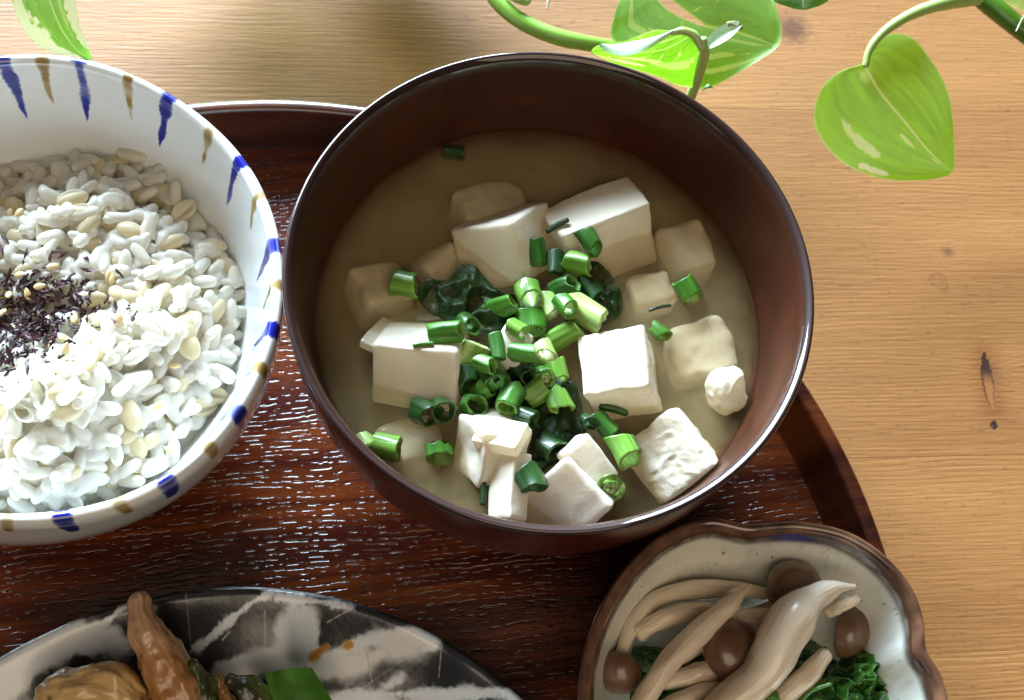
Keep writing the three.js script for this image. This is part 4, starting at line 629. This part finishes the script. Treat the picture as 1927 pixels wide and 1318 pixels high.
  const capGeo = (c, r, h, ax, lng, s) => { const g = mergeVertices(new THREE.SphereGeometry(1, 30, 20).deleteAttribute('uv').deleteAttribute('normal'), 1e-5); warp(g, (p) => { const k = 1 + 0.07 * noise3(p.x * 1.6 + s, p.y * 1.6, p.z * 1.6); if (p.y < -0.1) p.y = -0.1 + (p.y + 0.1) * 0.22; p.multiply(V3(r * PX * k * lng, r * PX * 0.86 * k, r * PX * k)); }); const q = new THREE.Quaternion().setFromUnitVectors(V3(0, 1, 0), CX.clone().multiplyScalar(ax[0]).addScaledVector(CY, -ax[1]).addScaledVector(CZ, ax[2]).normalize()); g.applyQuaternion(q); const o = P(c[0], c[1], h); g.translate(o.x, o.y, o.z); g.computeVertexNormals(); return colorize(g, (p) => { const k = clamp(0.5 + 0.9 * fbm3(p.x * 130 + s, p.y * 130, p.z * 130, 3)); return [lerp(0.07, 0.18, k), lerp(0.032, 0.088, k), lerp(0.017, 0.046, k)]; }); };
  const mush = (label, stem, rad, cap, s) => { const t = thing('shimeji_mushroom', label, 'mushroom'); if (stem) part(t, 'stem', stemGeo(stem, rad, s), stemMat); if (cap) part(t, 'cap', capGeo(...cap, s), capMat); };
  mush('shimeji with its brown cap at the left wall and stem arching along the far wall', [[1168, 1235, 0.032], [1190, 1180, 0.032], [1235, 1130, 0.031], [1310, 1110, 0.030], [1400, 1112, 0.030], [1440, 1118, 0.029]], [14, 18, 21, 22, 18, 14], [[1163, 1262], 46, 0.0315, [-0.2, 0.5, 0.7], 1], 1);
  mush('glossy round brown shimeji cap at the far wall of the dish', [[1500, 1120, 0.030], [1450, 1145, 0.027], [1380, 1170, 0.026]], [16, 17, 15], [[1493, 1106], 51, 0.0345, [0.1, -0.1, 0.95], 1.05], 2);
  mush('dark brown shimeji cap half hidden right of the fat white stem', null, null, [[1594, 1190], 50, 0.0285, [0.7, 0.1, 0.5], 1.05], 3);
  mush('plump pale short stem lying across the middle of the dish', [[1280, 1235, 0.028], [1360, 1180, 0.030], [1430, 1168, 0.031], [1500, 1175, 0.031]], [22, 26, 28, 22], null, 4);
  mush('shimeji with a rounded cap in the middle and its stem running to the lower left', [[1250, 1285, 0.029], [1310, 1270, 0.030], [1360, 1255, 0.031], [1392, 1235, 0.032]], [18, 24, 27, 26], [[1376, 1226], 58, 0.0345, [0.45, -0.3, 0.75], 1.1], 5);
  mush('short cut shimeji stem with a square end near the left wall', [[1203, 1192, 0.033], [1250, 1165, 0.034], [1310, 1150, 0.033], [1350, 1150, 0.031]], [19, 21, 20, 16], null, 6);
  mush('long spindle-shaped shimeji stem pointing at the far wall', [[1412, 1102, 0.037], [1372, 1140, 0.038], [1310, 1195, 0.039], [1250, 1260, 0.038], [1205, 1330, 0.036], [1190, 1380, 0.034]], [5, 21, 27, 25, 24, 20], null, 7);
  mush('fat glossy white shimeji stem lying topmost across the dish', [[1608, 1104, 0.041], [1570, 1108, 0.041], [1510, 1145, 0.042], [1470, 1205, 0.042], [1430, 1270, 0.040], [1360, 1330, 0.037], [1290, 1390, 0.034]], [6, 27, 49, 50, 42, 36, 32], null, 8);
  mush('pale shimeji stem with a blunt tip right of the fat stem', [[1553, 1232, 0.036], [1520, 1270, 0.036], [1470, 1315, 0.034], [1420, 1370, 0.032]], [17, 25, 26, 24], null, 9);
  mush('shimeji stem at the bottom edge under the fat stem', [[1400, 1290, 0.031], [1320, 1305, 0.032], [1250, 1335, 0.031], [1200, 1370, 0.030]], [16, 20, 20, 18], null, 10);
  mush('small pale stem tip behind the fat white stem', [[1614, 1126, 0.0375], [1592, 1136, 0.036], [1560, 1150, 0.032]], [9, 14, 14], null, 11);

  const leafMat = std([1, 1, 1], 0.22, { vertexColors: true, clearcoat: 0.75, clearcoatRoughness: 0.1, transmission: 0.2, thickness: 0, side: THREE.DoubleSide });
  const rnd = mulberry(71);
  const green = (label, px_, h, amp, s) => {
    const q = px_.map(([x, y]) => P(x, y, h)), c = q.reduce((a, p) => a.add(p), V3()).divideScalar(q.length), ring = new THREE.CatmullRomCurve3(q, true, 'centripetal');
    const g = grid(110, 36, (u, v) => { const e = ring.getPoint(u % 1), p = c.clone().lerp(e, Math.max(v, 0.001)); const f = (1 - Math.pow(v, 3)); p.y += amp * f * (0.7 + 2.1 * (0.5 - 2.0 * Math.abs(fbm3(p.x * 230 + s, p.z * 230, s * 3, 4)))) - 0.002 * v; p.x += 0.0018 * noise3(p.x * 260, p.z * 260, s) * f; p.z += 0.0018 * noise3(p.z * 260, p.x * 260, s + 4) * f; return p; }, true);
    solo('spinach_leaf', colorize(g, (p) => { const k = clamp(0.45 + 1.2 * fbm3(p.x * 260 + s, p.y * 260, p.z * 260, 3)); return [lerp(0.014, 0.085, k), lerp(0.065, 0.26, k), lerp(0.010, 0.03, k)]; }), leafMat, label, 'greens');
  };
  green('crumpled boiled spinach leaf nearest the right wall of the dish', [[1590, 1235], [1650, 1220], [1672, 1260], [1690, 1320], [1680, 1370], [1600, 1375], [1560, 1310]], 0.029, 0.0045, 2);
  green('crumpled spinach leaf at the bottom edge beside the pale blunt stem', [[1520, 1300], [1570, 1270], [1620, 1285], [1640, 1340], [1590, 1390], [1510, 1370]], 0.031, 0.0035, 6);
  green('small spinach curl at the bottom edge between the stems', [[1428, 1306], [1450, 1298], [1470, 1308], [1478, 1335], [1440, 1345]], 0.041, 0.0015, 9);
  green('dark spinach scrap under the stems at the left', [[1195, 1215], [1240, 1210], [1270, 1240], [1230, 1265], [1195, 1250]], 0.027, 0.002, 12);
  green('dark spinach bed under the stems in the middle of the dish', [[1180, 1280], [1300, 1230], [1420, 1220], [1560, 1190], [1640, 1250], [1600, 1400], [1400, 1450], [1240, 1400]], 0.0215, 0.003, 15);
  solo('spinach_stalk', colorize(tube([P(1500, 1330, 0.036), P(1525, 1302, 0.0365), P(1562, 1288, 0.037)], [7 * PX, 9 * PX, 8 * PX], 20, 10, 0.5), () => [0.10, 0.30, 0.03]), leafMat, 'thin bright green spinach stalk lying on the dark leaves', 'greens');
}

// ---------------------------------------------------------------- trailing pothos behind the bowls
{
  const leafTex = (seed, patches, base, pale, fleck = 0.35) => canvasTex(512, 512, (g, w, h) => {
    const r = mulberry(seed), im = g.createImageData(w, h), B = base ?? [96, 150, 22], L = pale ?? [226, 232, 186];
    for (let y = 0; y < h; y++) for (let x = 0; x < w; x++) {
      const u = x / w, s = 1 - 2 * y / h, a = Math.abs(s), vein = u - a * 0.28, f = vein * 9 - Math.floor(vein * 9), ve = Math.exp(-Math.pow((f - 0.5) / 0.07, 2)) * 0.07 * (1 - a * 0.5), mid = Math.exp(-Math.pow(s / 0.022, 2)) * 0.75, n = fbm2(u * 5 + seed, s * 14 + vein * 6, 4), edge = sstep(0.955, 0.99, a) * 0.55;
      let k = 1 + 0.12 * n, v = mid + ve + edge;
      for (const [pu, ps, lu, ls, st] of patches) { const du = (u - pu) / lu, ds = (s - ps) / ls, q = du * du + ds * ds + 0.9 * fbm2(u * 26 + seed, s * 9 + pu * 30, 3); v = Math.max(v, st * (1 - sstep(0.55, 1.0, q))); }
      v = Math.max(v, fleck * sstep(0.30, 0.52, fbm2(vein * 16 + seed * 3, s * 7 + u * 9, 4)) * (0.5 + 0.5 * noise2(u * 60, s * 30))); v = clamp(v); const i = (y * w + x) * 4; for (let c = 0; c < 3; c++) im.data[i + c] = clamp(lerp(B[c] * k, L[c], v), 0, 255); im.data[i + 3] = 255;
    }
    g.putImageData(im, 0, 0);
  }, THREE.ClampToEdgeWrapping);
  const leafMat = (tex) => std([1, 1, 1], 0.85, { map: tex, clearcoat: 0.6, clearcoatRoughness: 0.3, transmission: 0.66, thickness: 0, side: THREE.DoubleSide, specularIntensity: 0.9 });
  // outline as (pixel x, pixel y, height); midrib as the same from base to tip; fold lifts the two halves
  const leafGeo = (outline, rib, fold, wave, seed) => {
    const ring = new THREE.CatmullRomCurve3(outline.map((a) => P(...a)), true, 'centripetal'), mid = new THREE.CatmullRomCurve3(rib.map((a) => P(...a)), false, 'centripetal'), mids = mid.getPoints(80), base = mids[0], tip = mids[80], ax = tip.clone().sub(base).normalize(), NU = 120;
    const info = Array.from({ length: NU + 1 }, (_, i) => { const e = ring.getPoint((i / NU) % 1); let b = 0, bd = 1e9; mids.forEach((m, k) => { const d = m.distanceTo(e) + 0.00035 * Math.abs(k - clamp(m.clone().sub(base).dot(ax), 0, 1) * 0) * 0; if (d < bd) { bd = d; b = k; } }); const side = -Math.sign(V3().crossVectors(ax, e.clone().sub(base)).y) || 1; return { e, m: mids[b], t: b / 80, d: bd, side }; });
    const wmax = Math.max(...info.map((q) => q.d));
    const g = grid(NU, 14, (u, v) => { const q = info[Math.round(u * NU)], p = q.m.clone().lerp(q.e, v), dd = v * q.d / wmax; p.y += fold * wmax * (1 - Math.pow(1 - dd, 2)) * (q.side > 0 ? 1 : 0.8) - fold * wmax * dd * dd * 1.1 + wave * Math.sin(q.t * 9 + v * 2 + seed) * v * v; return p; }, false, (u, v) => { const q = info[Math.round(u * NU)]; return [q.t * 0.96 + 0.02, 0.5 + q.side * v * 0.5]; });
    return g;
  };
  const stemMat = (c) => std(c, 0.36, { clearcoat: 0.3, clearcoatRoughness: 0.3 });
  const bar = (pts, rad, sq = 1) => tube(pts.map((a) => P(...a)), rad.map((r) => r / 7700), 40, 14, sq, 0.06, 2);
  const green1 = stemMat([0.20, 0.40, 0.045]), green2 = stemMat([0.30, 0.44, 0.12]), green3 = stemMat([0.055, 0.16, 0.012]), sheathMat = std([0.50, 0.68, 0.50], 0.4, { transmission: 0.3, thickness: 0, side: THREE.DoubleSide });

  // right: heart-shaped leaf on its stalk
  const r = thing('pothos_vine', 'pothos shoot at the top right with one glossy heart-shaped leaf', 'plant');
  const h = (x, y) => 0.030 + 0.012 * (1 - (y - 65) / 275);
  const H = (a) => a.map(([x, y]) => [x, y, h(x, y)]);
  part(r, 'leaf', leafGeo(H([[1626, 118], [1640, 92], [1664, 72], [1690, 65], [1718, 74], [1745, 98], [1768, 140], [1785, 190], [1794, 250], [1797, 300], [1792, 324], [1770, 335], [1725, 342], [1680, 343], [1640, 335], [1600, 318], [1568, 290], [1543, 255], [1532, 222], [1536, 190], [1552, 160], [1580, 138], [1612, 126]]), H([[1628, 126], [1655, 172], [1705, 232], [1750, 286], [1791, 323]]), 0.10, 0.0006, 1), leafMat(leafTex(3, [[0.44, 0.66, 0.15, 0.085, 0.7], [0.60, 0.90, 0.09, 0.07, 0.9], [0.60, 0.18, 0.07, 0.05, 0.7], [0.83, 0.10, 0.05, 0.05, 0.5], [0.1, 0.1, 0.06, 0.1, 0.35]], [142, 196, 16], undefined, 0.12)));
  part(r, 'petiole', bar([[1629, 124, 0.0415], [1636, 96, 0.043], [1660, 64, 0.045], [1710, 30, 0.047], [1770, 8, 0.048], [1840, -6, 0.047]], [7, 9, 11, 13, 16, 18]), green2);
  part(r, 'stem', bar([[1820, -30, 0.044], [1862, 6, 0.044], [1905, 42, 0.043], [1960, 84, 0.042]], [22, 23, 22, 22]), green3);
  part(r, 'leaf', leafGeo([[1890, -60, 0.05], [1880, -10, 0.05], [1910, 14, 0.05], [1935, 30, 0.049], [1990, 20, 0.049], [2000, -40, 0.05], [1950, -80, 0.05]], [[1895, -60, 0.05], [1940, -20, 0.05], [1985, 15, 0.05]], 0.1, 0.0005, 5), leafMat(leafTex(8, [], [150, 170, 30])), 'yellow green leaf edge at the top right corner');
  part(r, 'pale_sliver', bar([[1913, 58, 0.047], [1922, 40, 0.047], [1938, 16, 0.046]], [3, 6, 7], 0.4), std([0.6, 0.58, 0.5], 0.7));  // small pale sliver in the corner, of unknown nature

  // top middle
  const unseenLeafMat = leafMat(leafTex(51, [[0.5, 0.5, 0.3, 0.1, 0.6]], [110, 165, 24]));  // for the leaves out of view that shade the table
  const c = thing('pothos_vine', 'pothos shoot behind the soup bowl with variegated leaves on a thick stem', 'plant');
  part(c, 'stem', bar([[900, -50, 0.030], [940, 6, 0.030], [985, 42, 0.030], [1050, 70, 0.030], [1120, 84, 0.029], [1180, 92, 0.027]], [17, 18, 18, 18, 17, 15]), green1);
  part(c, 'stem_node', bar([[955, -12, 0.033], [975, -2, 0.034], [990, 4, 0.033], [1000, -12, 0.033]], [8, 10, 8, 5]), green2);
  part(c, 'leaf', leafGeo([[1210, -46, 0.036], [1172, -10, 0.035], [1153, 40, 0.033], [1150, 78, 0.031], [1190, 104, 0.030], [1240, 128, 0.029], [1290, 158, 0.027], [1326, 166, 0.026], [1372, 148, 0.027], [1430, 118, 0.029], [1462, 92, 0.031], [1468, 66, 0.032], [1458, 20, 0.034], [1446, -30, 0.036], [1390, -80, 0.038], [1290, -80, 0.038]], [[1216, -40, 0.036], [1250, 12, 0.0345], [1310, 44, 0.033], [1390, 62, 0.032], [1455, 84, 0.031]], 0.10, 0.0012, 3), leafMat(leafTex(14, [[0.25, 0.6, 0.3, 0.06, 0.5], [0.55, 0.5, 0.3, 0.07, 0.6], [0.75, 0.75, 0.2, 0.06, 0.6], [0.72, -0.9, 0.25, 0.12, 0.9], [0.5, -0.75, 0.1, 0.1, 0.8], [0.1, -0.4, 0.1, 0.3, 0.3], [0.8, 0.2, 0.15, 0.05, 0.5]], [112, 172, 16], [206, 226, 130], 0.8)));
  part(c, 'leaf', leafGeo([[1113, 98, 0.046], [1128, 86, 0.048], [1180, 76, 0.051], [1240, 62, 0.053], [1278, 57, 0.054], [1306, 66, 0.053], [1326, 96, 0.050], [1328, 130, 0.046], [1312, 158, 0.042], [1276, 162, 0.041], [1230, 146, 0.041], [1180, 126, 0.042], [1135, 110, 0.044]], [[1298, 68, 0.053], [1250, 92, 0.050], [1190, 100, 0.047], [1116, 99, 0.046]], 0.12, 0.0008, 2), leafMat(leafTex(22, [[0.35, 0.4, 0.35, 0.09, 0.6], [0.6, -0.4, 0.3, 0.09, 0.7], [0.3, -0.5, 0.25, 0.1, 0.5], [0.8, 0.5, 0.2, 0.12, 0.7], [0.75, -0.7, 0.2, 0.1, 0.8]], [116, 172, 22], [208, 224, 134], 0.9)), 'curled front leaf with pale streaks');
  part(c, 'leaf_fold', grid(30, 6, (u, v) => { const a = P(lerp(1128, 1278, u), lerp(88, 57, u) + 3 * Math.sin(u * 3), lerp(0.049, 0.0545, u)), b = P(lerp(1128, 1272, u), lerp(88, 60, u) + 27 * Math.sin(Math.PI * Math.pow(u, 0.8)), lerp(0.049, 0.0545, u) + 0.0025 * Math.sin(Math.PI * u)); const p = a.lerp(b, v); p.y += 0.0016 * Math.sin(Math.PI * v); return p; }), sheathMat, 'pale underside of the curled leaf');
  part(c, 'petiole', bar([[1300, 182, 0.036], [1312, 150, 0.042], [1322, 116, 0.048], [1326, 92, 0.052], [1322, 74, 0.054]], [11, 11, 11, 11, 10]), green2);
  part(c, 'petiole', bar([[1322, 92, 0.053], [1306, 66, 0.055], [1284, 58, 0.0555], [1262, 62, 0.055]], [8, 9, 8, 5]), green2);
  part(c, 'sheath', grid(20, 8, (u, v) => { const w = 15 * Math.sin(Math.PI * clamp(0.12 + u * 0.80)) + 3, x = lerp(1328, 1394, u) + (v - 0.5) * w * 0.9, y = lerp(90, 43, Math.pow(u, 0.8)) + (v - 0.5) * w * 1.3; const p = P(x, y, lerp(0.053, 0.056, u)); p.y -= 0.0012 * Math.sin(Math.PI * v); return p; }), sheathMat);
  part(c, 'petiole', bar([[1370, 46, 0.0545], [1384, 47, 0.054], [1394, 52, 0.053]], [6, 8, 6]), std([0.20, 0.16, 0.04], 0.5), 'cut brown green end of the stalk');
  part(c, 'leaf', leafGeo([[1440, -60, 0.045], [1455, 0, 0.044], [1480, 13, 0.043], [1510, 18, 0.043], [1545, 10, 0.043], [1565, -5, 0.044], [1580, -60, 0.046], [1510, -90, 0.047]], [[1500, -85, 0.047], [1508, -40, 0.045], [1512, 14, 0.043]], 0.1, 0.0004, 7), leafMat(leafTex(31, [], [66, 120, 16])), 'dark green leaf tip at the top edge');
  for (const [x, y, hh, a] of [[560, -330, 0.030, 0.4], [330, -260, 0.034, 1.1], [760, -240, 0.026, -0.3], [690, -420, 0.045, 0.2]]) {   // leaves out of view beyond the frame, placed to shade the far table
    const pt = (du, dv) => [x + 190 * (du * Math.cos(a) - dv * Math.sin(a)), y + 120 * (du * Math.sin(a) + dv * Math.cos(a)), Math.max(0.006, hh - 0.022 * (du * Math.sin(a) + dv * Math.cos(a)))];
    part(c, 'leaf', leafGeo([pt(-0.9, 0), pt(-1, -0.4), pt(-0.6, -0.75), pt(0, -0.65), pt(0.6, -0.3), pt(1, 0), pt(0.6, 0.35), pt(0, 0.7), pt(-0.6, 0.75), pt(-1, 0.4)], [pt(-0.85, 0), pt(0, 0.02), pt(0.97, 0)], 0.12, 0.0008, x), unseenLeafMat);
  }
  part(c, 'young_tip', bar([[1322, 168, 0.028], [1334, 162, 0.029], [1342, 166, 0.028]], [3, 6, 1.5], 0.5), green3);
  part(c, 'aerial_root', bar([[1030, -20, 0.03], [1032, 4, 0.029], [1029, 17, 0.028]], [3, 4, 2]), std([0.7, 0.68, 0.6], 0.6));

  // top left
  const l = thing('pothos_vine', 'single striped pothos leaf hanging behind the rice bowl at the top left', 'plant');
  part(l, 'leaf', leafGeo([[20, -60, 0.055], [24, 10, 0.053], [40, 48, 0.051], [66, 80, 0.049], [100, 102, 0.047], [140, 110, 0.045], [172, 118, 0.044], [164, 84, 0.046], [150, 48, 0.048], [142, 4, 0.050], [138, -60, 0.053], [80, -110, 0.056]], [[78, -100, 0.056], [84, -40, 0.054], [104, 30, 0.051], [134, 84, 0.047], [170, 115, 0.044]], 0.14, 0.0006, 4), leafMat(leafTex(41, [[0.55, -0.78, 0.40, 0.30, 0.9], [0.70, 0.75, 0.28, 0.35, 0.9], [0.50, 0.86, 0.22, 0.16, 0.9], [0.45, -0.35, 0.25, 0.10, 0.4]], [120, 180, 40])));
}

renderer.render(scene, camera);
